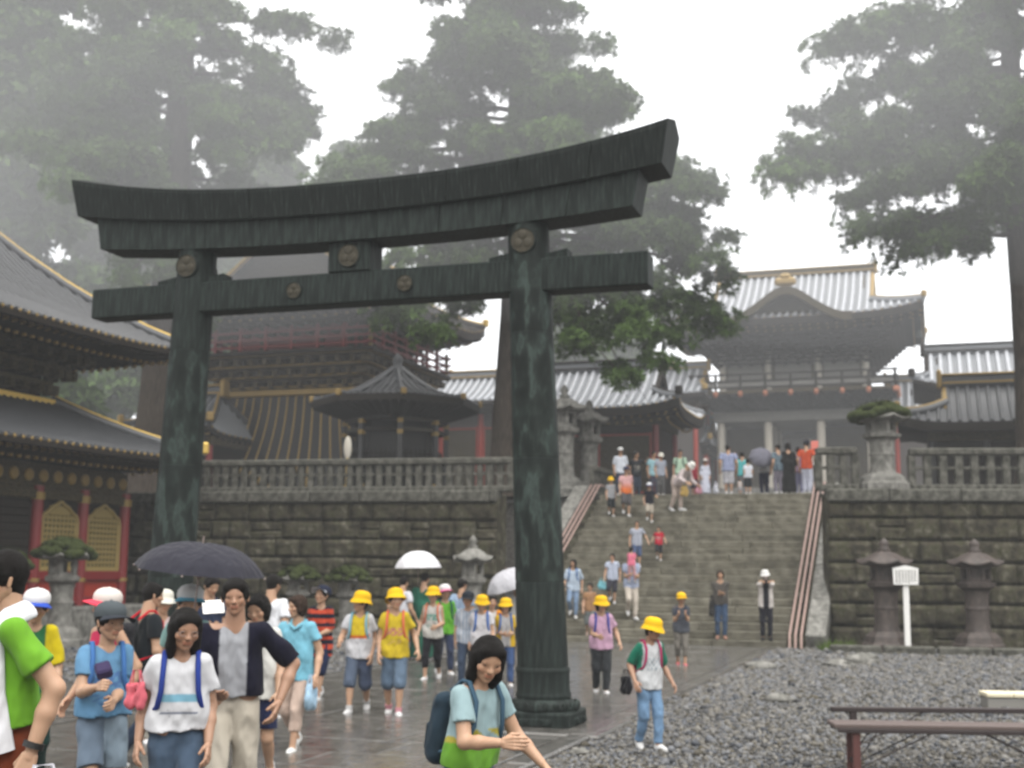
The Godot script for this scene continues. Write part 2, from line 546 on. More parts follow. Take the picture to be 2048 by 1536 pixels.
func stairs() -> void:
	var st := Node3D.new()
	st.name = "stairs"
	add_child(st)
	kind(st, "structure")
	st.transform = Transform3D(Basis(Vector3.UP, YAW), ORIGIN)
	var g := G.new()
	var poly := PackedVector2Array([Vector2(0.12, -.05)])
	for i in STEPS:
		poly.append(Vector2(i * RUN + .12, i * RISE + RISE - .1))
		poly.append(Vector2((i + 1) * RUN + .12, i * RISE + RISE - .1))
	poly.append(Vector2(STEPS * RUN + .12, -.05))
	g.prism(poly, 5.7, Transform3D(Basis(Vector3(0, 0, -1), Vector3.UP, Vector3(1, 0, 0)), Vector3.ZERO))
	put("stair_core", g.mesh(), M.soil, st)
	var kinds := []
	for i in 7:
		var s := G.new()
		s.col = Color(1, 1, 1) * R.randf_range(.7, 1.15)
		s.box(Transform3D(), Vector3(1, RISE, RUN + .05), .014)
		kinds.append(s.mesh())
	for i in STEPS:
		var x := -2.9
		while x < 2.88:
			var w := R.randf_range(.95, 1.75)
			if 2.9 - x - w < .7: w = 2.9 - x
			put("step_stone", kinds[R.randi() % 7], M.step_stone, st, Transform3D(Basis().scaled(Vector3(w - .008, 1, 1)), Vector3(x + w / 2, (i + .5) * RISE + R.randf_range(-.006, .004), -(i + .5) * RUN + R.randf_range(-.012, .012) - .02)))
			x += w
	# sloping flank stones on both sides
	var along := Vector3(0, TERRACE, -7.2).normalized()
	var len := Vector3(0, TERRACE, -7.2).length()
	for s in [-1, 1]:
		for k in 5:
			g = G.new()
			var mid := Vector3(s * 3.5, .12, -.05) + along * (len * (k + .5) / 5.0)
			g.box(Transform3D(Basis(Vector3.RIGHT, atan2(TERRACE, 7.2)), mid), Vector3(.42, .42, len / 5.0 - .012), .03)
			put("flank_stone", g.mesh(), M.grey_stone, st)
		g = G.new()
		g.prism(PackedVector2Array([Vector2(-.3, -.05), Vector2(7.15, -.05), Vector2(7.15, TERRACE - .12), Vector2(.15, .02)]), .8, Transform3D(Basis(Vector3(0, 0, -1), Vector3.UP, Vector3(1, 0, 0)), Vector3(s * 3.3, 0, 0)))
		put("flank_wall", g.mesh(), M.wall_stone, st)
	# three pipes down each side
	for s in [-1, 1]:
		var h := thing("stair_handrail", ["triple pipe handrail down the stair side beyond the bronze pillar", "triple pipe handrail down the stair side by the notice post"][0 if s < 0 else 1], "handrail", sp(0, 0, 0), YAW, "handrails of the stairs")
		for k in 3:
			g = G.new()
			var x: float = s * (2.97 + .12 * k)
			g.tube([Vector3(x, .02, .1), Vector3(x, .3, .02), Vector3(x, .34, -.04) , Vector3(x, TERRACE + .3, -7.15), Vector3(x, TERRACE + .3, -7.7)], [.026], 8)
			obj("rail", g, M.rail_pipe, h)
		for k in 6:
			g = G.new()
			var p: Vector3 = Vector3(s * 3.09, .0, -.05) + along * (len * (k + .1) / 5.4)
			g.box(at(p.x, p.y + .33, p.z), Vector3(.3, .03, .04), .006)
			g.box(at(p.x, p.y + .16, p.z), Vector3(.04, .34, .04), .006)
			obj("bracket", g, M.rusty_iron, h)

func stone_wall(called: String, label: String, a: Vector3, b: Vector3, h: float, courses: int, seed_: int, kinds: Array) -> Node3D:
	var d := b - a
	var w := thing(called, label, "stone wall", a, atan2(-d.z, d.x), "retaining walls of the terrace")
	var r := RandomNumberGenerator.new()
	r.seed = seed_
	var len := d.length()
	var g := G.new()
	g.prism(PackedVector2Array([Vector2(.036, 0), Vector2(.036 + .06 * (h - .2), h - .2), Vector2(1.1, h - .05), Vector2(1.1, 0)]), len, Transform3D(Basis(Vector3(0, 0, -1), Vector3.UP, Vector3(1, 0, 0)), Vector3(len / 2, 0, 0)))
	obj("wall_core", g, M.wall_stone, w)
	var y := -.05
	for c in courses:
		var ch := (h + .05 - .28) / courses * r.randf_range(.9, 1.1)
		if c == courses - 1: ch = h - .28 - y
		var x := .0
		while x < len - .01:
			var sw := minf(r.randf_range(.45, 1.15), len - x)
			if len - x - sw < .3: sw = len - x
			if r.randf() < .3 and sw < .95:   # two low stones instead of one
				var cut := ch * r.randf_range(.4, .6)
				for q in 2:
					var lh: float = cut if q == 0 else ch - cut
					var ly: float = y + lh / 2 + (0.0 if q == 0 else cut)
					put("stone", kinds[r.randi() % kinds.size()], M.wall_stone, w, Transform3D(Basis.from_euler(Vector3(-.06, 0, r.randf_range(-.02, .02))).scaled_local(Vector3(sw - .004, lh, .5)), Vector3(x + sw / 2, ly, -.08 - .06 * ly + r.randf_range(-.005, .006))))
				x += sw
				continue
			put("stone", kinds[r.randi() % kinds.size()], M.wall_stone, w, Transform3D(Basis.from_euler(Vector3(-.06, 0, r.randf_range(-.022, .022))).scaled_local(Vector3(sw - .004, ch + r.randf_range(-.012, .01), .5)), Vector3(x + sw / 2, y + ch / 2 + r.randf_range(-.006, .006), -.08 - .06 * y + r.randf_range(-.005, .006))))
			x += sw
		y += ch
	var x := .0
	while x < len - .01:
		var sw := minf(r.randf_range(1.2, 1.9), len - x)
		g = G.new()
		g.col = Color(1, 1, 1) * r.randf_range(.8, 1.1)
		g.box(at(x + sw / 2, h - .14, -.42), Vector3(sw - .012, .28, .62), .03)
		obj("coping_stone", g, M.fence_stone, w)
		x += sw
	return w

func stone_fence(label: String, a: Vector3, b: Vector3, h: float, gap: float, wide: float) -> void:
	var d := b - a
	var f := thing("stone_fence", label, "stone fence", a, atan2(-d.z, d.x), "stone fences along the terrace")
	var len := d.length()
	var post := G.new()
	post.box(at(0, h * .47, 0), Vector3(wide, h * .86, wide), .018)
	var pm := post.mesh()
	var n := int(len / gap)
	for i in n + 1:
		put("post", pm, M.fence_stone, f, Transform3D(Basis(Vector3.UP, R.randf_range(-.02, .02)), Vector3(i * len / n, 0, R.randf_range(-.008, .008))))
	var g := G.new()
	g.box(at(len / 2, h - .02, 0), Vector3(len + .1, .16, wide + .09), .03)
	obj("top_rail", g, M.fence_stone, f)
	g = G.new()
	g.box(at(len / 2, .05, 0), Vector3(len + .1, .14, wide + .16), .02)
	obj("base_rail", g, M.fence_stone, f)
	g = G.new()
	g.box(at(len / 2, h * .56, 0), Vector3(len, .07, wide * .5), .01)
	obj("middle_rail", g, M.fence_stone, f)

func walls() -> void:
	var kinds := []
	for i in 14:
		var s := stone_mesh(100 + i, .012)
		kinds.append(s.mesh())
	var lr := sp(-3.74, 0, .4)
	var ll := sp(-14.5, 0, -.55)
	stone_wall("retaining_wall", "dark mossy stone retaining wall between the lattice-windowed hall and the stairs", ll, lr, 3.45, 7, 21, kinds)
	var rl := sp(3.74, 0, 1.25)
	var rr := sp(14.5, 0, 3.6)
	stone_wall("retaining_wall", "dark mossy stone retaining wall behind the two iron lanterns and notice post", rl, rr, 3.45, 7, 22, kinds)
	stone_fence("weathered stone fence in front of the flared drum tower", sp(-11.6, 3.45, .2), sp(-3.55, 3.45, .95), .74, .25, .15)
	stone_fence("weathered stone fence beneath the thick cedar trunk, beyond the moss-capped lantern", sp(5.5, 3.45, 2.25), sp(13.5, 3.45, 3.95), .88, .33, .17)
	stone_fence("short stone fence between the stair head and the moss-capped lantern", sp(3.5, 3.45, 1.8), sp(4.3, 3.45, 1.97), .9, .27, .17)
	stone_fence("low stone fence running back from the stair head behind the standing crowd", sp(-3.2, 3.7, 7.2), sp(-3.2, 3.7, 10.4), .8, .3, .14)

func gravels() -> void:
	# loose stones beside the paved way: nobody could count them
	var protos := []
	for i in 3: protos.append(rock_mesh(40 + i).mesh())
	var frame := Basis(Vector3.UP, YAW)
	for part in 3:
		var mm := MultiMesh.new()
		mm.transform_format = MultiMesh.TRANSFORM_3D
		mm.use_colors = true
		mm.mesh = protos[part]
		var n := 36000
		mm.instance_count = n
		var i := 0
		while i < n:
			var u: float
			var w: float
			if R.randf() < .66:
				u = 2.74 + pow(R.randf(), 1.25) * 8.5
				w = -R.randf_range(-1.4, 17.5)
				if w > 0 and u < 3.5: continue
			else:
				u = -2.74 - pow(R.randf(), 1.2) * 9.0
				w = -R.randf_range(-.2, 12.5)
			var p := sp(u, 0, w)
			if p.z > -9.0 or (p.z > -11 and p.x > 6): continue
			var near := clampf((-p.z - 9.0) / 16.0, 0, 1)
			var s := R.randf_range(.009, .025) * (1.0 + .5 * near)
			if R.randf() < .03: s *= 2.0
			var b := Basis.from_euler(Vector3(R.randf_range(-.5, .5), R.randf() * TAU, R.randf_range(-.5, .5))).scaled(Vector3.ONE * s)
			mm.set_instance_transform(i, Transform3D(b, p + Vector3(0, s * R.randf_range(.1, .6), 0)))
			var k := R.randf_range(.07, .25)
			var warm := R.randf_range(-.02, .03)
			mm.set_instance_color(i, Color(k + warm, k + warm * .55, k - warm * .35))
			i += 1
		var o := MultiMeshInstance3D.new()
		o.name = numbered("gravel")
		o.multimesh = mm
		o.material_override = M.gravel
		add_child(o)
		kind(o, "stuff", "loose grey and brown gravel stones spread beside the paved way", "gravel")

# ---------------------------------------------------------------- the bronze gate
func build_torii() -> void:
	var t := thing("torii_gate", "huge dark green bronze torii gate standing over the paved way", "torii gate", Vector3(-1.79, 0, -13.82), -.317)
	var lean := .041
	for s in [-1, 1]:
		var g := G.new()
		var prof := []
		# a column of cast drums with thin joint rings, leaning inwards
		var hs := [.62, 1.48, 2.76, 4.1, 5.4]
		var lean_b := Basis(Vector3(1, 0, 0), Vector3(-s * lean, 1, 0), Vector3(0, 0, 1))
		var base := Vector3(s * 2.27, 0, 0)
		for k in 4:
			g = G.new()
			var a: float = hs[k] + .006
			var b: float = hs[k + 1] - .006
			var ra := lerpf(.268, .222, a / 5.4)
			var rb := lerpf(.268, .222, b / 5.4)
			g.lathe([Vector2(ra - .006, a - .006), Vector2(ra, a + .008), Vector2((ra + rb) / 2, (a + b) / 2), Vector2(rb, b - .008), Vector2(rb - .006, b + .006)], 40, Transform3D(lean_b, base))
			var d := obj("column_drum", g, M.verdigris if (k in [1, 2] or (k == 3 and s > 0)) else M.bronze, t)
			if k in [1, 2]: d.set_meta("label", "drum streaked with pale green verdigris")
		g = G.new()
		g.lathe([Vector2(.27, .3), Vector2(.285, .33), Vector2(.285, .36), Vector2(.272, .38), Vector2(.272, .56), Vector2(.28, .575), Vector2(.28, .6), Vector2(.268, .625)], 40, Transform3D(lean_b, base))
		obj("column_foot", g, M.bronze, t)
		# lotus ring of petals
		g = G.new()
		g.lathe([Vector2(.345, .2), Vector2(.36, .235), Vector2(.33, .27), Vector2(.28, .31)], 40, Transform3D(lean_b, base))
		for k in 20:
			var f := TAU * k / 20
			g.ball(base + Vector3(cos(f) * .335, .245, sin(f) * .335), Vector3(.045, .055, .03), 8, 5, Basis(Vector3.UP, -f + PI / 2))
		obj("lotus_ring", g, M.verdigris, t)
		g = G.new()
		g.box(Transform3D(Basis(), base + Vector3(0, .1, 0)), Vector3(.7, .2, .7), .02)
		for k in 4:
			var q := Basis(Vector3.UP, k * PI / 2)
			g.box(Transform3D(q, base + q * Vector3(0, .1, .352)), Vector3(.34, .07, .02), .006)
			for m in [-1, 1]:
				g.ball(base + q * Vector3(m * .12, .1, .36), Vector3(.055, .04, .012), 10, 6)
		obj("base_block", g, M.bronze, t)
		g = G.new()
		g.box(Transform3D(Basis(), base + Vector3(0, .01, 0)), Vector3(1.5, .09, 1.5), .02)
		obj("plinth_stone", g, M.paving, t)
		# round seal near the top
		crest(t, base + Vector3(-s * lean * 5.08, 5.08, 0), .145, lerpf(.268, .222, .94) - .03)
	# lower beam with wedges
	var g := G.new()
	var pieces := [[-3.4, -2.05 - .22], [-2.05 + .18, 2.05 - .18], [2.05 + .22, 3.4]]
	g.box(at(0, 4.715, 0), Vector3(6.8, .355, .3), .012)
	obj("lower_beam", g, M.bronze, t)
	for s in [-1, 1]:
		for q in [-1, 1]:
			g = G.new()
			g.prism(PackedVector2Array([Vector2(-.14, 0), Vector2(.14, 0), Vector2(.14, .1), Vector2(-.14, .05)]), .2, at(s * (2.08 + q * .3), 4.893, 0))
			obj("wedge", g, M.bronze, t)
	# centre strut
	g = G.new()
	g.box(at(0, 5.07, 0), Vector3(.52, .36, .34), .012)
	obj("centre_strut", g, M.bronze, t)
	crest(t, Vector3(0, 5.07, 0), .14, .15)
	crest(t, Vector3(-.68, 4.715, 0), .1, .13)
	crest(t, Vector3(.68, 4.715, 0), .1, .13)
	# the two curved top beams, made of cast lengths
	beam(t, "shimaki", 3.26, 3.34, 5.235, .318, .46, .13, .0, .11)
	beam(t, "kasagi", 3.58, 3.66, 5.545, .34, .66, .24, .07)

# a beam with an upward sweep: half lengths at foot and top, y of the foot in the middle, height, depth, sweep, ridge height
func beam(t: Node3D, called: String, l0: float, l1: float, y0: float, h: float, d: float, sweep: float, ridge: float, grow := 0.0) -> void:
	var n := 36
	var cast := 9
	for c in cast:
		var rows := []
		for i in range(c * 4, c * 4 + 5):
			var f := 2.0 * i / n - 1.0
			var lift := sweep * (pow(absf(f), 2.2))
			var thick := h * (1.0 + .32 * pow(absf(f), 3.0)) if ridge > 0 else h + grow * pow(absf(f), 2.2)
			var e := .004 if i == c * 4 and c > 0 else (-.004 if i == c * 4 + 4 and c < cast - 1 else 0.0)
			var row := PackedVector3Array()
			var prof := [[0.0, -.5], [1.0, -.5], [1.0, .5], [0.0, .5]] if ridge <= 0 else [[0.0, -.42], [.86, -.5], [1.0, -.5], [1.0 + ridge / h, 0.0], [1.0, .5], [.86, .5], [0.0, .42]]
			for p in prof:
				row.append(Vector3(lerpf(l0, l1, p[0]) * f + e, y0 + lift + thick * p[0], p[1] * d))
			rows.append(row)
		var g := G.new()
		var m: int = rows[0].size()
		for j in rows.size() - 1:
			for k in m:
				var l := (k + 1) % m
				g.quad(rows[j][k], rows[j + 1][k], rows[j + 1][l], rows[j][l])
		for j in [0, rows.size() - 1]:
			for k in range(1, m - 1):
				if j == 0: g.tri(rows[j][0], rows[j][k], rows[j][k + 1])
				else: g.tri(rows[j][0], rows[j][k + 1], rows[j][k])
		obj("top_beam" if ridge > 0 else "under_beam", g, M.streaked if ridge > 0 else M.bronze, t)
	# thin lip between the beams

# a round seal with three leaves on both faces
func crest(t: Node3D, c: Vector3, r: float, depth: float) -> void:
	for s in [-1, 1]:
		var g := G.new()
		var b := Basis(Vector3.RIGHT, s * PI / 2)
		g.lathe([Vector2(r, 0), Vector2(r, depth + .03), Vector2(r * .93, depth + .045), Vector2(r * .9, depth + .03)], 28, Transform3D(b, c))
		var o := obj("round_seal", g, M.bronze, t)
		g = G.new()
		g.lathe([Vector2(r * .89, depth), Vector2(r * .89, depth + .036)], 28, Transform3D(b, c))
		for k in 3:
			var f := TAU * k / 3 + PI / 2
			g.ball(c + b * Vector3(cos(f) * r * .42, depth + .036, -s * sin(f) * r * .42), Vector3(r * .36, r * .36, .01), 10, 6)
		put("seal_face", g.mesh(), M.old_gilt, o)
# ---------------------------------------------------------------- halls and gates
func prof(t: float) -> float:
	return .55 * t + .45 * t * t

# a tiled roof: half sizes a (x) and b (z) at the eaves, ridge half length r; t0 is where the gable starts (1 = hipped), cut stops it below an upper storey
func roof(parent: Node3D, o: Dictionary) -> MeshInstance3D:
	var a: float = o.a
	var b: float = o.b
	var ye: float = o.ye
	var H: float = o.h
	var r: float = o.get("r", 0.3)
	var t0: float = o.get("t0", 1.0)
	var cut: float = o.get("cut", 1.0)
	var lift: float = o.get("lift", .3)
	var th: float = o.get("thick", .16)
	var wa: float = o.wa
	var wb: float = o.wb
	var ys: float = o.get("ys", ye - .1)
	var turn: Basis = Basis(Vector3.UP, o.get("turn", 0.0))
	var tile: Material = o.tile
	var trim: Material = o.get("trim", M.gold)
	var hw := func(t: float) -> float: return lerpf(a, r, t / t0) if t < t0 else r
	var y_at := func(t: float, s: float) -> float: return ye + H * prof(t) + lift * pow(absf(s), 4.0) * pow(1 - t, 3)
	var front := func(x: float, t: float, sg: float) -> Vector3:
		var w: float = hw.call(t)
		return Vector3(x, y_at.call(t, x / w), sg * lerpf(b, 0, t))
	var side := func(z: float, t: float, sg: float) -> Vector3:
		var w := lerpf(b, 0, t)
		return Vector3(sg * hw.call(t), y_at.call(t, z / maxf(w, .01)), z)
	var g := G.new()
	var nt := 10
	for sg in [-1.0, 1.0]:
		var rows := []
		for j in nt + 1:
			var t := cut * j / nt
			var row := PackedVector3Array()
			for i in 19:
				row.append(front.call(hw.call(t) * (i / 9.0 - 1.0), t, sg))
			rows.append(row)
		g.grid(rows, false, sg > 0)
		rows = []
		var tt := minf(t0, cut)
		for j in nt + 1:
			var t := tt * j / nt
			var row := PackedVector3Array()
			for i in 19:
				row.append(side.call(lerpf(b, 0, t) * (i / 9.0 - 1.0), t, sg))
			rows.append(row)
		g.grid(rows, false, sg < 0)
	# fascia and soffit
	var l1 := PackedVector3Array()
	for q in 4:
		for i in 18:
			var s := i / 9.0 - 1.0
			match q:
				0: l1.append(front.call(a * s, 0.0, 1.0))
				1: l1.append(side.call(-b * s, 0.0, 1.0))
				2: l1.append(front.call(-a * s, 0.0, -1.0))
				3: l1.append(side.call(b * s, 0.0, -1.0))
	var l2 := PackedVector3Array()
	var l3 := PackedVector3Array()
	for p in l1:
		l2.append(p - Vector3(0, th, 0))
		l3.append(Vector3(clampf(p.x, -wa, wa), ys, clampf(p.z, -wb, wb)))
	var xf := Transform3D(turn, o.get("pos", Vector3.ZERO))
	var s1 := put("roof", g.mesh(), tile, parent, xf)
	g = G.new()
	g.grid([l1, l2], true)
	g.grid([l2, l3], true)
	put("soffit", g.mesh(), o.get("under", M.dark_wood), s1)
	if t0 < 1.0:
		for sg in [-1.0, 1.0]:
			g = G.new()
			var zt := b * (1 - t0)
			var x: float = sg * (r - .35)
			var bottom := H * prof(t0)
			var poly := PackedVector2Array([Vector2(-zt, ye + bottom - .05), Vector2(zt, ye + bottom - .05), Vector2(zt * .5, ye + H * prof(t0 + (1 - t0) * .5)), Vector2(0, ye + H - .02), Vector2(-zt * .5, ye + H * prof(t0 + (1 - t0) * .5))])
			g.prism(poly, .08, Transform3D(Basis(Vector3(0, 0, 1), Vector3.UP, Vector3(-1, 0, 0)), Vector3(x, 0, 0)))
			put("gable_wall", g.mesh(), o.get("gable", M.dark_wood), s1)
			for q in [-1.0, 1.0]:
				g = G.new()
				var path := []
				for k in 9:
					var t := lerpf(t0 - .1, 1.0, k / 8.0)
					path.append(Vector3(sg * (r + .04), ye + H * prof(t) - .06, q * b * (1 - t)))
				g.tube(path, [.11], 6, true)
				put("barge_board", g.mesh(), trim, s1)
			g = G.new()
			g.ball(Vector3(sg * (r + .1), ye + H - .35, 0), Vector3(.06, .22, .18), 10, 6)
			put("gable_pendant", g.mesh(), trim, s1)
	# rows of round tiles, on the sides asked for
	var gap: float = o.get("gap", .34)
	var rr: float = o.get("rib", .06)
	for sd in o.get("ribs", []):
		var half: float = a if sd in ["front", "back"] else b
		var n := int(half * 2 / gap)
		for i in n + 1:
			var x := -half + half * 2 * (i + .0) / n
			if absf(x) > half - .06: continue
			var t1: float = cut
			if sd in ["front", "back"]:
				if absf(x) > r: t1 = minf(cut, t0 * (a - absf(x)) / (a - r))
			else:
				t1 = minf(minf(t0, cut), 1 - absf(x) / b)
			if t1 < .05: continue
			var path := []
			for k in 7:
				var t := t1 * k / 6.0
				path.append((front.call(x, t, 1.0 if sd == "front" else -1.0) if sd in ["front", "back"] else side.call(x, t, 1.0 if sd == "right" else -1.0)) + Vector3(0, rr * .3, 0))
			g = G.new()
			g.tube(path, [rr], 6, true)
			put("tile_row", g.mesh(), o.get("rib_tile", tile), s1)
	# hip and main ridges
	if not o.has("no_hips"):
		for sx in [-1.0, 1.0]:
			for sz in [-1.0, 1.0]:
				var path := []
				for k in 9:
					var t := minf(t0, cut) * k / 8.0
					path.append(front.call(sx * hw.call(t), t, sz) + Vector3(0, .06, 0))
				g = G.new()
				g.tube(path, [o.get("hip", .11)], 6, true, 1.3)
				var hip := put("hip_ridge", g.mesh(), tile, s1)
				g = G.new()
				for k in path.size(): path[k] += Vector3(0, o.get("hip", .11) * 1.25, 0)
				g.tube(path, [o.get("hip", .11) * .5], 6, true, .8)
				put("gold_cap", g.mesh(), trim, hip)
				g = G.new()
				var e: Vector3 = path[0]
				g.box(Transform3D(Basis(Vector3.UP, atan2(sx, sz)), e + Vector3(sx * .02, .04, sz * .02)), Vector3(.26, .3, .2), .04)
				put("corner_tile", g.mesh(), trim, hip)
	if cut >= 1.0:
		g = G.new()
		g.box(at(0, ye + H + .12, 0), Vector3(2 * r + .3, .36, .34), .05)
		var rd := put("main_ridge", g.mesh(), o.get("ridge_tile", tile), s1)
		g = G.new()
		g.box(at(0, ye + H + .33, 0), Vector3(2 * r + .4, .07, .42), .02)
		g.box(at(0, ye + H + .06, 0), Vector3(2 * r + .2, .07, .4), .02)
		put("gold_band", g.mesh(), trim, rd)
		for sg in [-1.0, 1.0]:
			g = G.new()
			g.box(at(sg * (r + .2), ye + H + .2, 0), Vector3(.16, .62, .5), .06)
			put("ridge_end", g.mesh(), trim, rd)
	# gilded rafter tips under the eaves
	if o.has("tips"):
		g = G.new()
		var per: float = o.tips
		for q in 4:
			var half: float = a if q % 2 == 0 else b
			var n := int(2 * half / per)
			for i in n:
				var s := (i + .5) * 2.0 / n - 1.0
				var p: Vector3 = front.call(a * s, 0.0, 1.0 - q) if q % 2 == 0 else side.call(b * s, 0.0, 2.0 - q)
				var inward := Vector3(0, 0, -signf(p.z)) if q % 2 == 0 else Vector3(-signf(p.x), 0, 0)
				g.box(Transform3D(Basis(), p + Vector3(0, -th - .06, 0) + inward * .12), Vector3(.07, .07, .08), .0)
				g.box(Transform3D(Basis(), p + Vector3(0, -th - .2, 0) + inward * .5), Vector3(.06, .06, .08), .0)
				g.box(Transform3D(Basis(), p + Vector3(0, .0, 0) - inward * .01), Vector3(.07, .07, .05), .02)
		kind(put("rafter_tips", g.mesh(), o.get("tip_mat", M.dull_gold), s1), "stuff")
		g = G.new()
		for q in 4:
			var half: float = a if q % 2 == 0 else b
			var n := int(2 * half / per)
			for i in n:
				var s := (i + .5) * 2.0 / n - 1.0
				var p: Vector3 = front.call(a * s, 0.0, 1.0 - q) if q % 2 == 0 else side.call(b * s, 0.0, 2.0 - q)
				var e := Vector3(clampf(p.x, -wa, wa) if q % 2 else p.x * .9, ys + .02, clampf(p.z, -wb, wb) if q % 2 == 0 else p.z * .9)
				var st := p + Vector3(0, -th - .06, 0)
				g.tube([st + (e - st) * .03, e], [.05], 4, false)
		kind(put("rafters", g.mesh(), M.dark_wood, s1), "stuff")
	return s1

# rings of bracket arms that step outwards between two heights
func brackets(parent: Node3D, a0: float, b0: float, y0: float, a1: float, b1: float, y1: float, tiers: int, gap: float, m: Material, called := "bracket_tier") -> void:
	for k in tiers:
		var f := (k + .5) / tiers
		var a := lerpf(a0, a1, f)
		var b := lerpf(b0, b1, f)
		var h := (y1 - y0) / tiers
		var y := y0 + h * (k + .5)
		var g := G.new()
		g.box(at(0, y + h * .32, 0), Vector3(2 * a, h * .3, 2 * b), .01)
		for q in 4:
			var half := a if q % 2 == 0 else b
			var other := b if q % 2 == 0 else a
			var n := maxi(2, int(2 * half / gap))
			var bs := Basis(Vector3.UP, q * PI / 2)
			for i in n + 1:
				var x := -half + 2 * half * i / n
				g.box(Transform3D(bs, bs * Vector3(x, y - h * .1, other - .08)), Vector3(gap * .34, h * .6, .4), .02)
		kind(put(called, g.mesh(), m, parent), "stuff")

func left_hall() -> void:
	var c := sp(-17.0, 0, -6.9)
	var t := thing("sutra_hall", "two-tiered dark tiled hall with gold ridges and red lattice-windowed front", "temple hall", c, YAW + PI / 2)
	var g := G.new()
	g.box(at(0, .36, 0), Vector3(11.6, .72, 10.6), .05)
	obj("stone_base", g, M.grey_stone, t)
	g = G.new()
	g.box(at(0, 2.35, 0), Vector3(10.2, 3.3, 9.2))
	obj("wall", g, M.dark_wood, t)
	# pillars and beams of the front and the far end
	for k in 8:
		var x := 5.15 - 1.55 * k
		if x < -5.3: break
		g = G.new()
		g.tube([Vector3(x, .72, 4.66), Vector3(x, 3.3, 4.66)], [.13], 14)
		obj("pillar", g, M.red_lacquer, t)
		g = G.new()
		g.lathe([Vector2(.16, 3.0), Vector2(.16, 3.16)], 14, at(x, 0, 4.66))
		obj("pillar_fitting", g, M.dull_gold, t)
		g = G.new()
		g.lathe([Vector2(.15, 1.25), Vector2(.15, 1.33)], 14, at(x, 0, 4.66))
		obj("pillar_fitting", g, M.dull_gold, t)
	for y in [[1.38, .2], [.84, .16], [3.12, .2]]:
		g = G.new()
		g.box(at(0, y[0], 4.64), Vector3(10.5, y[1], .2), .015)
		obj("beam", g, M.red_lacquer if y[0] < 3 else M.carved_wood, t)
	g = G.new()
	g.box(at(0, 1.1, 4.6), Vector3(10.4, .4, .1), .01)
	obj("wall_panel", g, M.vermilion, t)
	g = G.new()
	g.box(at(0, 3.5, 4.62), Vector3(10.4, .56, .1), .01)
	var fr := obj("frieze", g, M.carved_wood, t)
	for k in 22:
		g = G.new()
		g.lathe([Vector2(.14, 0), Vector2(.14, .03), Vector2(.1, .045)], 14, Transform3D(Basis(Vector3.RIGHT, PI / 2), Vector3(5.0 - k * .47, 3.52, 4.67)))
		put("frieze_disc", g.mesh(), M.dull_gold, fr)
	# two gilded lattice windows with cusped heads, then plain shutters
	for k in 2:
		var x := 4.375 - 1.55 * k
		var outer := PackedVector2Array()
		var w := .6
		for p in [[-w, 1.5], [w, 1.5], [w, 2.55], [w * .93, 2.68], [w * .72, 2.74], [w * .45, 2.86], [w * .2, 2.92], [0.0, 3.0], [-w * .2, 2.92], [-w * .45, 2.86], [-w * .72, 2.74], [-w * .93, 2.68], [-w, 2.55]]:
			outer.append(Vector2(p[0], p[1]))
		g = G.new()
		g.prism(outer, .06, at(x, 0, 4.61))
		var win := obj("window", g, M.green_lattice, t)
		g = G.new()
		for i in outer.size():
			var p := outer[i]; var q := outer[(i + 1) % outer.size()]
			g.tube([Vector3(x + p.x, p.y, 4.66), Vector3(x + q.x, q.y, 4.66)], [.05], 6)
		put("window_frame", g.mesh(), M.lattice_gold, win)
		g = G.new()
		for i in 9:
			var u := -w + 2 * w * (i + .5) / 9.0
			g.box(at(x + u, 2.1, 4.655), Vector3(.06, 1.2, .03))
		for i in 10:
			g.box(at(x, 1.56 + i * .12, 4.66), Vector3(2 * w, .055, .035))
		g.box(at(x, 2.8, 4.655), Vector3(.7, .2, .03), .01)
		put("lattice", g.mesh(), M.lattice_gold, win)
	for k in range(2, 6):
		var x := 4.375 - 1.55 * k
		for i in 9:
			g = G.new()
			g.box(at(x, 1.58 + i * .16, 4.63), Vector3(1.22, .13, .06), .01)
			obj("shutter_board", g, M.dark_wood, t)
	roof(t, {"a": 6.3, "b": 6.0, "ye": 4.1, "h": 3.9, "r": .6, "cut": .433, "wa": 5.15, "wb": 4.65, "ys": 3.85, "tile": M.tile, "lift": .16, "ribs": ["front", "right"], "gap": .21, "rib": .045, "tips": .25, "hip": .09, "thick": .12})
	g = G.new()
	g.box(at(0, 5.9, 0), Vector3(7.2, 2.2, 6.6))
	obj("upper_wall", g, M.dark_wood, t)
	g = G.new()
	g.box(at(0, 5.36, 0), Vector3(7.7, .16, 7.1), .02)
	obj("gold_sill", g, M.gold, t)
	brackets(t, 3.65, 3.35, 5.5, 4.6, 4.1, 6.6, 3, .5, M.carved_wood)
	roof(t, {"a": 6.1, "b": 5.5, "ye": 6.72, "h": 5.1, "r": .7, "wa": 4.6, "wb": 4.1, "ys": 6.55, "tile": M.tile, "lift": .2, "ribs": ["front", "right"], "gap": .21, "rib": .045, "tips": .25, "hip": .1, "thick": .14})

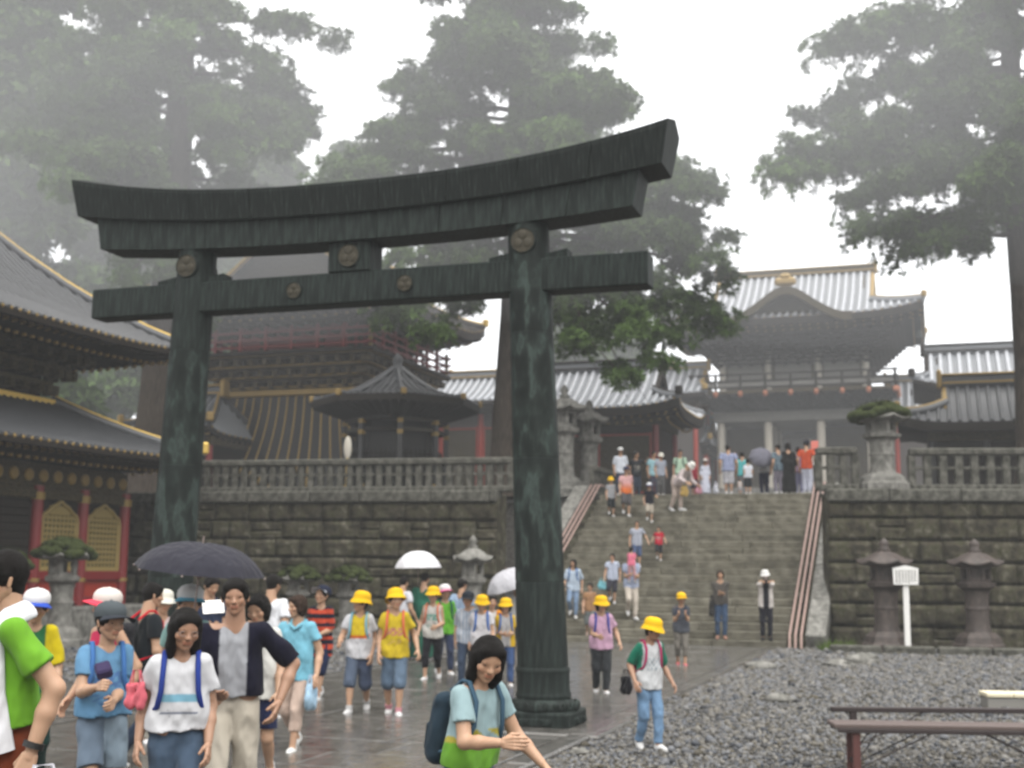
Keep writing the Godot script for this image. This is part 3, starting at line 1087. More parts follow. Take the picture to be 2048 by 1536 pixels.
func drum_tower() -> void:
	var t := thing("drum_tower", "drum tower with flared black base in gold battens and red balcony", "tower", Vector3(-7.0, TERRACE, -46.0), YAW)
	var g := G.new()
	var half := func(f: float) -> float: return lerpf(4.15, 2.7, 1 - pow(1 - f, 1.6))
	var rows := []
	for j in 9:
		var f := j / 8.0
		var h: float = half.call(f)
		rows.append(PackedVector3Array([Vector3(-h, f * 3.85, h), Vector3(h, f * 3.85, h), Vector3(h, f * 3.85, -h), Vector3(-h, f * 3.85, -h)]))
	for j in 8:
		for k in 4:
			g.quad(rows[j][k], rows[j][(k + 1) % 4], rows[j + 1][(k + 1) % 4], rows[j + 1][k])
	obj("flared_base", g, M.black_lacquer, t)
	for q in 4:
		var bs := Basis(Vector3.UP, q * PI / 2)
		for i in 17:
			var s := i / 8.0 - 1.0
			var path := []
			for j in 9:
				var f := j / 8.0
				var h: float = half.call(f)
				path.append(bs * Vector3(s * h * .985, f * 3.85, h + .012))
			g = G.new()
			g.tube(path, [.035], 4, true)
			obj("batten", g, M.dull_gold, t)
	g = G.new()
	g.box(at(0, 3.98, 0), Vector3(5.6, .22, 5.6), .02)
	obj("girdle", g, M.dull_gold, t)
	brackets(t, 2.75, 2.75, 4.1, 3.5, 3.5, 5.2, 3, .55, M.carved_wood)
	g = G.new()
	g.box(at(0, 5.27, 0), Vector3(7.3, .14, 7.3), .02)
	obj("balcony_floor", g, M.dark_wood, t)
	for y in [4.16, 4.5, 4.85, 5.2]:
		var h: float = 2.86 + (y - 4.16) * .68
		g = G.new()
		g.box(at(0, y, 0), Vector3(2 * h, .045, 2 * h), .01)
		obj("gold_band", g, M.dull_gold, t)
	for y in [5.5, 5.75, 6.02]:
		g = G.new()
		for q in 4:
			var bs := Basis(Vector3.UP, q * PI / 2)
			g.box(Transform3D(bs, bs * Vector3(0, y, 3.5)), Vector3(7.4, .08, .08), .01)
		obj("balcony_rail", g, M.dark_red, t)
	for q in 4:
		for i in 8:
			var bs := Basis(Vector3.UP, q * PI / 2)
			g = G.new()
			g.box(Transform3D(bs, bs * Vector3(-3.5 + i, 5.68, 3.5)), Vector3(.11, .8, .11), .01)
			g.ball(bs * Vector3(-3.5 + i, 6.13, 3.5), Vector3(.08, .1, .08), 8, 5)
			obj("balcony_post", g, M.dark_red if i % 7 else M.dull_gold, t)
	g = G.new()
	g.box(at(0, 5.95, 0), Vector3(5.0, 1.3, 5.0))
	obj("upper_wall", g, M.dark_red, t)
	for q in 4:
		for i in 5:
			var bs := Basis(Vector3.UP, q * PI / 2)
			g = G.new()
			g.box(Transform3D(bs, bs * Vector3(-2.3 + i * 1.15, 5.95, 2.53)), Vector3(.2, 1.28, .12), .01)
			obj("pillar", g, M.carved_wood, t)
	brackets(t, 2.6, 2.6, 6.0, 3.5, 3.5, 6.75, 3, .5, M.carved_wood)
	roof(t, {"a": 4.55, "b": 4.7, "ye": 6.85, "h": 3.6, "r": 3.1, "t0": .42, "wa": 3.4, "wb": 3.4, "ys": 6.7, "tile": M.brown_tile, "lift": .5, "turn": PI / 2, "ribs": ["front", "right", "left", "back"], "gap": .36, "rib": .055, "tips": .4, "under": M.dark_wood, "gable": M.carved_wood, "thick": .3})

func ngon_hall() -> void:
	var t := thing("lantern_house", "small eight-sided house with pointed tiled roof sheltering a revolving lantern", "pavilion", Vector3(-3.72, TERRACE, -40.0), YAW + .1)
	var g := G.new()
	g.lathe([Vector2(1.95, -.2), Vector2(1.95, .25)], 8, Transform3D(), true, PI / 8)
	obj("stone_base", g, M.grey_stone, t)
	g = G.new()
	g.lathe([Vector2(1.2, .25), Vector2(1.3, 1.0), Vector2(1.3, 2.2), Vector2(1.1, 2.6)], 8, Transform3D(), true, PI / 8)
	obj("lantern_drum", g, M.black_lacquer, t)
	for k in 8:
		var f := TAU * (k + .5) / 8
		var p := Vector3(cos(f) * 1.62, 0, sin(f) * 1.62)
		g = G.new()
		g.box(Transform3D(Basis(Vector3.UP, -f), p + Vector3(0, 1.4, 0)), Vector3(.16, 2.3, .16), .02)
		var pl := obj("pillar", g, M.black_lacquer, t)
		for y in [.45, 2.1, 2.45]:
			g = G.new()
			g.box(Transform3D(Basis(Vector3.UP, -f), p + Vector3(0, y, 0)), Vector3(.18, .14, .18), .01)
			put("pillar_fitting", g.mesh(), M.dull_gold, pl)
		var f2 := TAU * k / 8 + PI / 4
		var m := Vector3(cos(f2 - PI / 4), 0, sin(f2 - PI / 4)) * 1.5
		g = G.new()
		g.box(Transform3D(Basis(Vector3.UP, -(f2 - PI / 4) + PI / 2), m + Vector3(0, 2.2, 0)), Vector3(1.15, .12, .08), .01)
		g.box(Transform3D(Basis(Vector3.UP, -(f2 - PI / 4) + PI / 2), m + Vector3(0, 2.52, 0)), Vector3(1.2, .1, .08), .01)
		obj("tie_beam", g, M.old_gilt if k % 2 else M.dark_wood, t)
		g = G.new()
		for i in 7:
			g.box(Transform3D(Basis(Vector3.UP, -(f2 - PI / 4) + PI / 2), m * .93 + Basis(Vector3.UP, -(f2 - PI / 4) + PI / 2) * Vector3(-.48 + i * .16, .95, 0)), Vector3(.03, 1.3, .03))
		for i in 4:
			g.box(Transform3D(Basis(Vector3.UP, -(f2 - PI / 4) + PI / 2), m * .93 + Vector3(0, .4 + i * .35, 0)), Vector3(1.1, .04, .035))
		obj("lattice", g, M.dark_wood, t)
	# the roof: eight concave faces that meet in a point
	var rows := []
	for j in 9:
		var f := j / 8.0
		var row := PackedVector3Array()
		for k in 8:
			var p := TAU * (k + .5) / 8
			var rad := lerpf(2.72, .12, f)
			row.append(Vector3(cos(p) * rad, 2.95 + 1.35 * prof(f) + .22 * pow(1 - f, 4), sin(p) * rad))
		rows.append(row)
	g = G.new()
	for j in 8:
		for k in 8:
			g.quad(rows[j][k], rows[j][(k + 1) % 8], rows[j + 1][(k + 1) % 8], rows[j + 1][k])
	var so := G.new()
	var low := []
	var inn := []
	for k in 8:
		low.append(rows[0][k] - Vector3(0, .2, 0))
		inn.append(Vector3(rows[0][k].x * .6, 2.62, rows[0][k].z * .6))
	for k in 8:
		var l := (k + 1) % 8
		so.quad(rows[0][l], rows[0][k], low[k], low[l])
		so.quad(low[l], low[k], inn[k], inn[l])
		for q in 7: so.tube([low[k].lerp(low[l], (q + .5) / 7.0) - Vector3(0, .03, 0), inn[k].lerp(inn[l], (q + .5) / 7.0) - Vector3(0, .03, 0)], [.035], 4)
	var rf := obj("roof", g, M.tile, t)
	put("soffit", so.mesh(), M.dark_wood, rf)
	for k in 8:
		var path := []
		for j in 9: path.append(rows[j][k] + Vector3(0, .05, 0))
		g = G.new()
		g.tube(path, [.08], 6)
		put("hip_ridge", g.mesh(), M.tile, rf)
		g = G.new()
		g.box(Transform3D(Basis(Vector3.UP, -TAU * (k + .5) / 8), path[0]), Vector3(.14, .2, .18), .03)
		put("corner_tile", g.mesh(), M.dull_gold, rf)
		for i in range(1, 10):
			var s := i / 10.0
			var pth := []
			var p0: Vector3 = rows[0][k].lerp(rows[0][(k + 1) % 8], s)
			var top := 1.0 - absf(s * 2 - 1)
			for j in 7:
				var f := top * j / 6.0 * .95
				var fr := f * 8.0
				var ji := mini(int(fr), 7)
				var e0: Vector3 = rows[ji][k].lerp(rows[ji + 1][k], fr - ji)
				var e1: Vector3 = rows[ji][(k + 1) % 8].lerp(rows[ji + 1][(k + 1) % 8], fr - ji)
				var ln: float = (e1 - e0).length()
				var off: float = (s - .5) * (rows[0][(k + 1) % 8] - rows[0][k]).length()
				pth.append((e0 + e1) / 2 + (e1 - e0).normalized() * clampf(off, -ln / 2, ln / 2) + Vector3(0, .02, 0))
			g = G.new()
			g.tube(pth, [.045], 5)
			put("tile_row", g.mesh(), M.tile, rf)
	g = G.new()
	g.lathe([Vector2(.22, 4.2), Vector2(.26, 4.34), Vector2(.12, 4.42), Vector2(.17, 4.55), Vector2(.14, 4.66), Vector2(.0, 4.85)], 12)
	put("roof_finial", g.mesh(), M.tile, rf)

func small_hall(label: String, cat: String, pos: Vector3, yaw: float, o: Dictionary, wall: Material, pillar: Material, h: float, panels := false) -> Node3D:
	var t := thing(o.get("called", "shrine_hall"), label, cat, pos, yaw)
	var g := G.new()
	g.box(at(0, h / 2, 0), Vector3(2 * o.wa - .1, h, 2 * o.wb - .1))
	obj("wall", g, wall, t)
	var n := maxi(2, int(2 * o.wa / 1.7))
	for sz in [-1, 1]:
		for i in n + 1:
			g = G.new()
			g.tube([Vector3(-o.wa + 2 * o.wa * i / n, 0, sz * o.wb), Vector3(-o.wa + 2 * o.wa * i / n, h, sz * o.wb)], [.12], 10)
			obj("pillar", g, pillar, t)
	for i in n:
		if panels:
			g = G.new()
			var x: float = -o.wa + 2 * o.wa * (i + .5) / n
			var w: float = 2 * o.wa / n - .34
			g.box(at(x, h * .5, o.wb), Vector3(w, h * .62, .06), .01)
			var p := obj("panel", g, M.carved_wood, t)
			g = G.new()
			for s in [-1, 1]:
				g.box(at(x + s * w / 2, h * .5, o.wb + .02), Vector3(.07, h * .66, .08), .01)
				g.box(at(x, h * .5 + s * h * .31, o.wb + .02), Vector3(w, .07, .07), .01)
			put("panel_frame", g.mesh(), M.vermilion, p)
	g = G.new()
	g.box(at(0, h - .15, 0), Vector3(2 * o.wa + .3, .3, 2 * o.wb + .3), .02)
	obj("wall_plate", g, M.carved_wood, t)
	roof(t, o)
	return t

func great_gate() -> void:
	var t := thing("great_gate", "tall two-storey carved gate in the mist with striped roof and bowed gable", "gate", sp(-.2, 5.2, 36.1), YAW)
	var g := G.new()
	g.box(at(0, .2, 0), Vector3(8.6, .4, 5.6), .03)
	obj("stone_base", g, M.grey_stone, t)
	for z in [-2.0, 0.0, 2.0]:
		for x in [-3.55, -1.25, 1.25, 3.55]:
			g = G.new()
			g.tube([Vector3(x, .4, z), Vector3(x, 3.8, z)], [.2], 14)
			obj("pillar", g, M.white_wood, t)
	for s in [-1, 1]:
		g = G.new()
		g.box(at(s * 2.4, 1.9, -.1), Vector3(2.1, 3.2, 1.6), .02)
		obj("side_bay", g, M.carved_wood, t)
	g = G.new()
	g.box(at(0, 3.9, 0), Vector3(7.7, .5, 4.6), .02)
	obj("lintel", g, M.pale_carving, t)
	brackets(t, 3.7, 2.3, 4.15, 4.75, 3.35, 4.9, 6, .6, M.dark_carving)
	g = G.new()
	g.box(at(0, 4.95, 0), Vector3(9.7, .14, 6.9), .02)
	obj("balcony_floor", g, M.carved_wood, t)
	for q in 4:
		var bs := Basis(Vector3.UP, q * PI / 2)
		var half := 4.75 if q % 2 == 0 else 3.35
		var other := 3.35 if q % 2 == 0 else 4.75
		var n := 9 if q % 2 == 0 else 6
		for i in n:
			g = G.new()
			g.box(Transform3D(bs, bs * Vector3(-half + 2 * half * i / (n - 1), 5.4, other)), Vector3(.12, .9, .12), .01)
			var post := obj("balcony_post", g, M.dark_wood, t)
			g = G.new()
			g.ball(bs * Vector3(-half + 2 * half * i / (n - 1), 4.86, other + .1), Vector3(.13, .16, .13), 8, 6)
			put("carved_beam_end", g.mesh(), M.orange_wood, post)
		g = G.new()
		for y in [5.2, 5.5, 5.82]:
			g.box(Transform3D(bs, bs * Vector3(0, y, other)), Vector3(2 * half + .3, .09, .09), .01)
		obj("balcony_rail", g, M.dark_wood, t)
		for i in n - 1:
			g = G.new()
			g.box(Transform3D(bs, bs * Vector3(-half + 2 * half * (i + .5) / (n - 1), 5.36, other - .03)), Vector3(2 * half / (n - 1) - .16, .24, .04), .01)
			obj("balcony_panel", g, M.pale_carving, t)
	g = G.new()
	g.box(at(0, 6.5, 0), Vector3(7.0, 2.6, 4.2))
	obj("upper_wall", g, M.carved_wood, t)
	for x in [-3.4, -1.2, 1.2, 3.4]:
		g = G.new()
		g.tube([Vector3(x, 5.0, 2.15), Vector3(x, 7.2, 2.15)], [.17], 12)
		obj("pillar", g, M.white_wood, t)
	for x in [-2.3, 0.0, 2.3]:
		g = G.new()
		g.box(at(x, 6.15, 2.14), Vector3(1.7, 1.5, .08), .02)
		obj("panel", g, M.pale_carving, t)
	brackets(t, 3.55, 2.25, 6.35, 5.35, 4.1, 8.25, 10, .55, M.dark_carving)
	var rf := roof(t, {"a": 6.15, "b": 4.6, "ye": 8.3, "h": 3.0, "r": 3.75, "t0": .36, "wa": 4.9, "wb": 3.7, "ys": 8.15, "tile": M.gate_tile, "rib_tile": M.pale_tile, "ridge_tile": M.carved_wood, "lift": .45, "ribs": ["front", "right", "left"], "gap": .36, "rib": .085, "tips": .4, "thick": .34, "under": M.dark_wood, "gable": M.carved_wood, "hip": .14, "trim": M.dull_gold})
	# the bowed gable over the front
	var bow := func(x: float) -> float: return 1.3 * exp(-pow(x / 1.5, 2)) - .12 * exp(-pow((absf(x) - 2.6) / .6, 2))
	var rows := []
	var rows2 := []
	for z in [4.85, 4.0, 3.0, 2.0, 1.0]:
		var row := PackedVector3Array()
		var row2 := PackedVector3Array()
		for i in 33:
			var x := -3.0 + 6.0 * i / 32.0
			row.append(Vector3(x, 8.42 + bow.call(x) + (4.85 - z) * .03, z))
			row2.append(Vector3(x, 8.02 + bow.call(x), z))
		rows.append(row)
		rows2.append(row2)
	g = G.new()
	g.grid(rows)
	put("bowed_roof", g.mesh(), M.gate_tile, rf)
	g = G.new()
	g.grid([rows[0], rows2[0]])
	g.grid([rows2[0], rows2[1]])
	put("bowed_board", g.mesh(), M.carved_wood, rf)
	g = G.new()
	var low := PackedVector3Array()
	for p in rows2[1]: low.append(Vector3(p.x, 7.7, p.z))
	g.grid([rows2[1], low])
	put("bowed_gable_wall", g.mesh(), M.carved_wood, rf)
	g = G.new()
	g.box(at(0, 9.95, 4.7), Vector3(1.0, .42, .3), .12)
	g.box(at(0, 10.2, 4.7), Vector3(.5, .3, .25), .1)
	put("ridge_end_tile", g.mesh(), M.dull_gold, rf)
	# corner bells
	for s in [-1, 1]:
		g = G.new()
		g.lathe([Vector2(.12, 7.0), Vector2(.11, 7.2), Vector2(.07, 7.36), Vector2(.0, 7.4)], 10, at(s * 5.9, 0, 4.4))
		g.tube([Vector3(s * 5.9, 7.38, 4.4), Vector3(s * 5.9, 8.3, 4.4)], [.015], 5)
		obj("corner_bell", g, M.bronze, t)
	# broad steps before it
	for i in 8:
		g = G.new()
		g.box(at(0, -1.45 + i * .2, 6.4 - i * .36), Vector3(8.0, .2, .42), .015)
		obj("step_stone", g, M.step_stone, t)

func buildings() -> void:
	left_hall()
	drum_tower()
	ngon_hall()
	great_gate()
	small_hall("low grey-tiled storehouse behind the two-tiered hall and cedar", "storehouse", Vector3(-10.9, TERRACE, -43.2), YAW, {"called": "storehouse", "a": 1.7, "b": 2.0, "ye": 2.3, "h": 1.5, "r": .8, "wa": 1.5, "wb": 1.6, "ys": 2.2, "tile": M.tile, "rib_tile": M.gate_tile, "lift": .25, "ribs": ["front", "right"], "gap": .24, "rib": .045, "tips": .35, "trim": M.dull_gold}, M.dark_wood, M.red_lacquer, 2.2)
	small_hall("dark hall with white-striped roof and red pillars at the left of the stair head", "temple hall", sp(-5.4, TERRACE, 17.6), YAW, {"a": 3.2, "b": 2.6, "ye": 3.55, "h": 1.75, "r": 2.05, "t0": .5, "wa": 2.2, "wb": 1.7, "ys": 3.3, "tile": M.gate_tile, "rib_tile": M.pale_tile, "lift": .3, "ribs": ["front", "right"], "gap": .3, "rib": .07, "tips": .3, "trim": M.dark_wood, "thick": .3}, M.dark_wood, M.red_lacquer, 3.3, true)
	small_hall("long cloister with pale striped roof behind the eight-sided house", "cloister", sp(-10.5, TERRACE, 24.5), YAW, {"called": "cloister", "a": 6.0, "b": 2.2, "ye": 5.0, "h": 1.3, "r": 5.6, "t0": .5, "wa": 5.4, "wb": 1.5, "ys": 4.8, "tile": M.gate_tile, "rib_tile": M.pale_tile, "lift": .1, "ribs": ["front"], "gap": .32, "rib": .075, "trim": M.dull_gold}, M.weathered, M.vermilion, 4.8, true)
	small_hall("upper cloister roof rising over the lower striped cloister", "cloister", sp(-11.0, 5.2, 33.5), YAW, {"called": "cloister", "a": 7.0, "b": 2.6, "ye": 4.7, "h": 1.6, "r": 6.6, "t0": .5, "wa": 6.4, "wb": 1.7, "ys": 4.5, "tile": M.gate_tile, "rib_tile": M.pale_tile, "lift": .1, "ribs": ["front"], "gap": .36, "rib": .085, "trim": M.dull_gold}, M.weathered, M.vermilion, 4.5)
	small_hall("low cloister with pale eaves joined to the great gate's left flank", "cloister", sp(-7.6, 5.2, 35.5), YAW, {"called": "cloister", "a": 3.4, "b": 2.2, "ye": 2.6, "h": 1.3, "r": 3.2, "t0": .5, "wa": 3.1, "wb": 1.5, "ys": 2.4, "tile": M.gate_tile, "rib_tile": M.pale_tile, "lift": .1, "ribs": ["front", "right"], "gap": .36, "rib": .085, "trim": M.dull_gold}, M.weathered, M.vermilion, 2.4)
	small_hall("cloister with pale striped roof running right from the great gate", "cloister", sp(7.6, 5.2, 36.5), YAW, {"called": "cloister", "a": 3.6, "b": 2.3, "ye": 4.1, "h": 1.6, "r": 3.4, "t0": .5, "wa": 3.1, "wb": 1.6, "ys": 3.9, "tile": M.gate_tile, "rib_tile": M.pale_tile, "lift": .1, "ribs": ["front"], "gap": .36, "rib": .085, "trim": M.dull_gold}, M.weathered, M.vermilion, 3.9)
	small_hall("hall with bright striped roof and gabled end beside the right-hand cedar", "temple hall", sp(9.0, TERRACE, 26.0), YAW, {"a": 3.6, "b": 2.8, "ye": 5.1, "h": 1.7, "r": 3.0, "t0": .4, "wa": 2.6, "wb": 1.9, "ys": 4.9, "tile": M.gate_tile, "rib_tile": M.pale_tile, "lift": .3, "ribs": ["front", "left"], "gap": .36, "rib": .085, "trim": M.dark_wood, "gable": M.dark_wood}, M.dark_wood, M.red_lacquer, 4.9)
	small_hall("inner hall glimpsed through the great gate's middle opening", "temple hall", sp(.4, 5.2, 48.0), YAW, {"called": "inner_hall", "a": 6.0, "b": 3.0, "ye": 4.6, "h": 1.6, "r": 4.0, "wa": 4.6, "wb": 2.0, "ys": 4.3, "tile": M.gate_tile, "lift": .3, "trim": M.dull_gold}, M.pale_carving, M.white_wood, 4.3, false)
	var d := small_hall("small black pavilion with heavy dark roof beside the cedar trunk", "pavilion", sp(7.6, TERRACE, 15.3), YAW, {"called": "bell_pavilion", "a": 2.6, "b": 2.2, "ye": 2.5, "h": 1.45, "r": 1.1, "t0": .6, "wa": 1.6, "wb": 1.3, "ys": 2.3, "tile": M.tile, "lift": .3, "ribs": ["front", "left"], "gap": .3, "rib": .06, "trim": M.dull_gold, "thick": .28}, M.dark_wood, M.black_lacquer, 2.3)
# ---------------------------------------------------------------- trees
func tuft(seed_: int, n: int, reach: float, wide: float) -> G:
	var r := RandomNumberGenerator.new()
	r.seed = seed_
	var g := G.new()
	for i in n:
		var f := r.randf() * TAU
		var up := r.randf_range(-.35, .9)
		var d := Vector3(cos(f), up, sin(f)).normalized()
		var side := d.cross(Vector3(r.randf_range(-1, 1), r.randf_range(-1, 1), r.randf_range(-1, 1))).normalized() * wide
		var a := d * reach * r.randf_range(.0, .25)
		var m := d * reach * r.randf_range(.55, .7)
		var e := d * reach * r.randf_range(.85, 1.15) + Vector3(0, -reach * r.randf_range(.0, .22), 0)
		g.quad(a - side * .4, m - side, m + side, a + side * .4)
		g.tri(m - side, e, m + side)
	return g

func tree(called: String, label: String, pos: Vector3, height: float, girth: float, ends: Array, more: Dictionary, group := "") -> Node3D:
	var t := thing(called, label, "cedar tree", pos, 0.0, group)
	var r := RandomNumberGenerator.new()
	r.seed = more.seed
	var lean: Vector3 = more.get("lean", Vector3.ZERO)
	var spine := func(y: float) -> Vector3: return Vector3(0, y, 0) + lean * (y / height) + Vector3(sin(y * .35 + more.seed) * .08, 0, cos(y * .3 + more.seed) * .08)
	var g := G.new()
	var rows := []
	for j in 25:
		var f := pow(j / 24.0, 1.3)
		var y := height * f
		var rad := girth * (lerpf(1.0, .12, f) + .45 * exp(-y / .7))
		var row := PackedVector3Array()
		for k in 18:
			var a := TAU * k / 18
			var q := 1.0 + .05 * sin(a * 5 + more.seed) + .035 * sin(a * 9 + j) + r.randf_range(-.015, .015)
			row.append(spine.call(y) + Vector3(cos(a), 0, sin(a)) * rad * q)
		rows.append(row)
	g.grid(rows, true)
	obj("trunk", g, M.bark, t)
	var limbs := ends.duplicate()
	var y0: float = more.from
	for i in int(more.get("wild", 40)):
		var f := (i + r.randf()) / float(more.get("wild", 40))
		var h := lerpf(y0, height * .96, f)
		var a := r.randf() * TAU if i % 5 > 1 else PI / 2 + r.randf_range(-.9, .9)
		var l := lerpf(more.reach, more.reach * .35, f) * r.randf_range(.6, 1.1)
		limbs.append(Vector3(cos(a) * l, h - l * r.randf_range(.05, .25), sin(a) * l))
	var boughs := G.new()
	var xfs := []
	var cols := PackedColorArray()
	var sprig: float = more.get("sprig", .25)
	var dens: float = more.get("dens", 1.0)
	for li in limbs.size():
		var e: Vector3 = limbs[li]
		var thin: float = .72 if li < ends.size() else 1.0
		var flat := Vector2(e.x, e.z).length()
		var root: Vector3 = spine.call(clampf(e.y + flat * r.randf_range(.12, .3), y0 * .9, height * .97))
		var path := []
		var n := 7
		for k in n:
			var f := k / float(n - 1)
			var p: Vector3 = root.lerp(e, f)
			p.y += sin(f * PI) * flat * .07 - f * f * 0.0
			p += Vector3(r.randf_range(-.15, .15), r.randf_range(-.12, .12), r.randf_range(-.15, .15)) * (1.0 if k > 0 and k < n - 1 else 0.0)
			path.append(p)
		boughs.tube(path, [.02 + flat * .016, .02 + flat * .013, .018 + flat * .011, .016 + flat * .008, .014 + flat * .006, .012, .008], 6, false)
		var clumps := int(maxf(2, flat * 1.25 * dens))
		for c in clumps:
			var f := lerpf(.32, 1.0, (c + r.randf() * .6) / clumps)
			var fi := f * (n - 1)
			var b: Vector3 = path[mini(int(fi), n - 2)].lerp(path[mini(int(fi), n - 2) + 1], fi - int(fi))
			var off := Vector3(r.randf_range(-1, 1), r.randf_range(-.45, .35), r.randf_range(-1, 1)) * lerpf(1.0, .3, f)
			var cc := b + off
			if off.length() > .4: boughs.tube([b, b.lerp(cc, .5) + Vector3(0, .05, 0), cc], [.014, .011, .006], 4, false)
			var cr: float = r.randf_range(.36, .7) * more.get("clump", 1.0)
			var tone := r.randf_range(.75, 1.3)
			var green := r.randf_range(0.0, 1.0)
			var base := Color(.056, .088, .028).lerp(Color(.08, .135, .035), green) * tone
			for k in int(62 * cr / .6 * more.get("fill", 1.0) * thin):
				var d := Vector3(r.randf_range(-1, 1), r.randf_range(-.5, 1), r.randf_range(-1, 1)).normalized()
				var p := cc + d * Vector3(cr, cr * .6, cr) * (.15 + 1.25 * pow(r.randf(), .8))
				if d.y < 0 and r.randf() < .25: p.y -= r.randf() * cr * .5
				var bs := Basis(Vector3.UP, r.randf() * TAU) * Basis(Vector3.RIGHT, r.randf_range(-.6, .6))
				var up_to := Basis(Quaternion(Vector3.UP, (d + Vector3(0, .7, 0)).normalized()))
				xfs.append(Transform3D((up_to * bs).scaled(Vector3.ONE * sprig * r.randf_range(.7, 1.25)), p))
				var v := r.randf_range(.8, 1.2)
				cols.append(Color(base.r * v, base.g * v, base.b * v))
	obj("limb", boughs, M.bark, t)
	var mm := MultiMesh.new()
	mm.transform_format = MultiMesh.TRANSFORM_3D
	mm.use_colors = true
	mm.mesh = more.tuft
	mm.instance_count = xfs.size()
	for i in xfs.size():
		mm.set_instance_transform(i, xfs[i])
		mm.set_instance_color(i, cols[i])
	var o := MultiMeshInstance3D.new()
	o.name = "crown"
	o.multimesh = mm
	o.material_override = M.needles
	t.add_child(o)
	kind(o, "stuff")
	return t

func trees() -> void:
	var tm := tuft(3, 26, 1.0, .075).mesh()
	var tw := tuft(4, 18, 1.0, .12).mesh()
	# ends of the boughs one can make out, from the foot of the trunk
	tree("cedar_tree", "tall cedar rising behind the bronze gate, its boughs drooping over the stairs", Vector3(.1, TERRACE, -37.0), 23.0, .62, [
		Vector3(3.3, 11.4, .6), Vector3(4.0, 9.9, -.5), Vector3(5.2, 9.1, 1.0), Vector3(6.3, 8.9, .4), Vector3(6.5, 8.1, -.8), Vector3(6.1, 7.0, 1.3), Vector3(6.3, 6.5, .1), Vector3(6.5, 5.2, -.9), Vector3(4.9, 4.6, .8), Vector3(4.3, 3.6, 1.4), Vector3(3.9, 2.9, .4), Vector3(3.2, 2.8, 1.6), Vector3(2.4, 3.7, .9), Vector3(1.9, 4.2, -1.1), Vector3(6.2, 9.6, .2), Vector3(5.6, 8.4, -.6), Vector3(3.6, 4.6, 1.9), Vector3(4.7, 5.6, 1.1), Vector3(4.2, 7.4, 1.6), Vector3(3.0, 6.4, .6), Vector3(5.0, 7.9, 0),
		Vector3(-4.2, 12.3, .6), Vector3(-4.7, 11.2, -.4), Vector3(-3.9, 10.8, 1.0), Vector3(-5.5, 9.8, .4), Vector3(-6.4, 9.0, .9), Vector3(-6.2, 8.3, -.6), Vector3(-5.0, 9.2, 1.4), Vector3(-2.6, 7.2, 1.3), Vector3(-1.9, 6.1, 1.6), Vector3(-4.6, 5.0, 2.0), Vector3(-4.0, 4.4, 1.8), Vector3(-2.6, 3.9, 2.1), Vector3(-2.2, 5.2, 1.2), Vector3(-3.2, 8.2, 2.0), Vector3(-3.6, 6.6, 1.0)],
		{"seed": 11, "from": 9.0, "wild": 60, "reach": 4.6, "tuft": tm, "fill": 1.15})
	tree("cedar_tree", "huge misty cedar standing behind the two-tiered hall", Vector3(-11.4, TERRACE, -40.0), 25.0, .78, [
		Vector3(-5.2, 12.0, .6), Vector3(-5.0, 11.0, 1.2), Vector3(-4.2, 13.4, .2), Vector3(-3.4, 9.8, 1.4), Vector3(-2.7, 9.4, -.4), Vector3(-3.8, 14.4, 1.0), Vector3(-4.4, 15.2, -.6), Vector3(-2.6, 11.2, 2.0), Vector3(-1.6, 8.4, 1.4),
		Vector3(4.6, 11.6, .6), Vector3(4.9, 13.2, -.4), Vector3(3.9, 11.2, 1.6), Vector3(5.6, 15.0, .6), Vector3(5.0, 12.2, 0.2), Vector3(1.6, 5.6, 1.8), Vector3(-1.0, 6.6, 2.0), Vector3(3.8, 14.0, 1.4), Vector3(2.4, 12.6, 1.8)],
		{"seed": 12, "from": 9.4, "wild": 58, "reach": 4.4, "tuft": tm, "lean": Vector3(.5, 0, 0), "fill": 1.1})
	tree("cedar_tree", "cedar with a thick straight trunk at the right edge behind the stone fence", Vector3(14.75, TERRACE - .2, -35.2), 22.0, .56, [
		Vector3(-6.1, 13.0, .5), Vector3(-6.5, 11.2, -.4), Vector3(-6.8, 9.9, .8), Vector3(-7.2, 9.4, .2), Vector3(-7.3, 9.1, .9), Vector3(-5.6, 8.4, .4), Vector3(-5.7, 7.4, 1.0), Vector3(-4.1, 6.9, .6), Vector3(-2.9, 7.1, 1.2), Vector3(-5.0, 10.4, 1.4), Vector3(-3.6, 11.8, 1.6), Vector3(-2.2, 11.0, 1.8), Vector3(-1.5, 8.2, 1.4), Vector3(-4.4, 9.2, -.8), Vector3(-3.2, 9.4, 1.9), Vector3(-5.6, 13.4, 1.0), Vector3(-4.8, 8.9, 1.6), Vector3(-3.4, 8.0, -1.0), Vector3(-2.0, 9.6, 1.0), Vector3(-4.6, 12.4, -.9), Vector3(-3.0, 13.4, .8)],
		{"seed": 13, "from": 8.8, "wild": 44, "reach": 4.4, "tuft": tm, "fill": 1.1})
	tree("cedar_tree", "cedar outside the frame whose dark twigs hang into the upper corner", Vector3(-11.0, 0, -18.5), 18.0, .45, [Vector3(2.75, 9.75, .2), Vector3(2.6, 9.5, -.3), Vector3(2.2, 10.0, .4)], {"seed": 14, "from": 9.2, "wild": 16, "reach": 2.6, "tuft": tm})
	# cedars that fade into the mist
	var far := [[-30.0, 4.0, -66.0, 33.0, 15], [-23.5, 4.0, -72.0, 30.0, 16], [-21.8, 4.0, -52.0, 24.0, 20], [-15.5, 4.5, -74.0, 27.0, 17], [-37.0, 4.0, -60.0, 30.0, 18], [-11.0, 5.0, -82.0, 25.0, 19], [2.5, 5.0, -84.0, 14.0, 22], [7.5, 5.0, -88.0, 15.0, 23]]
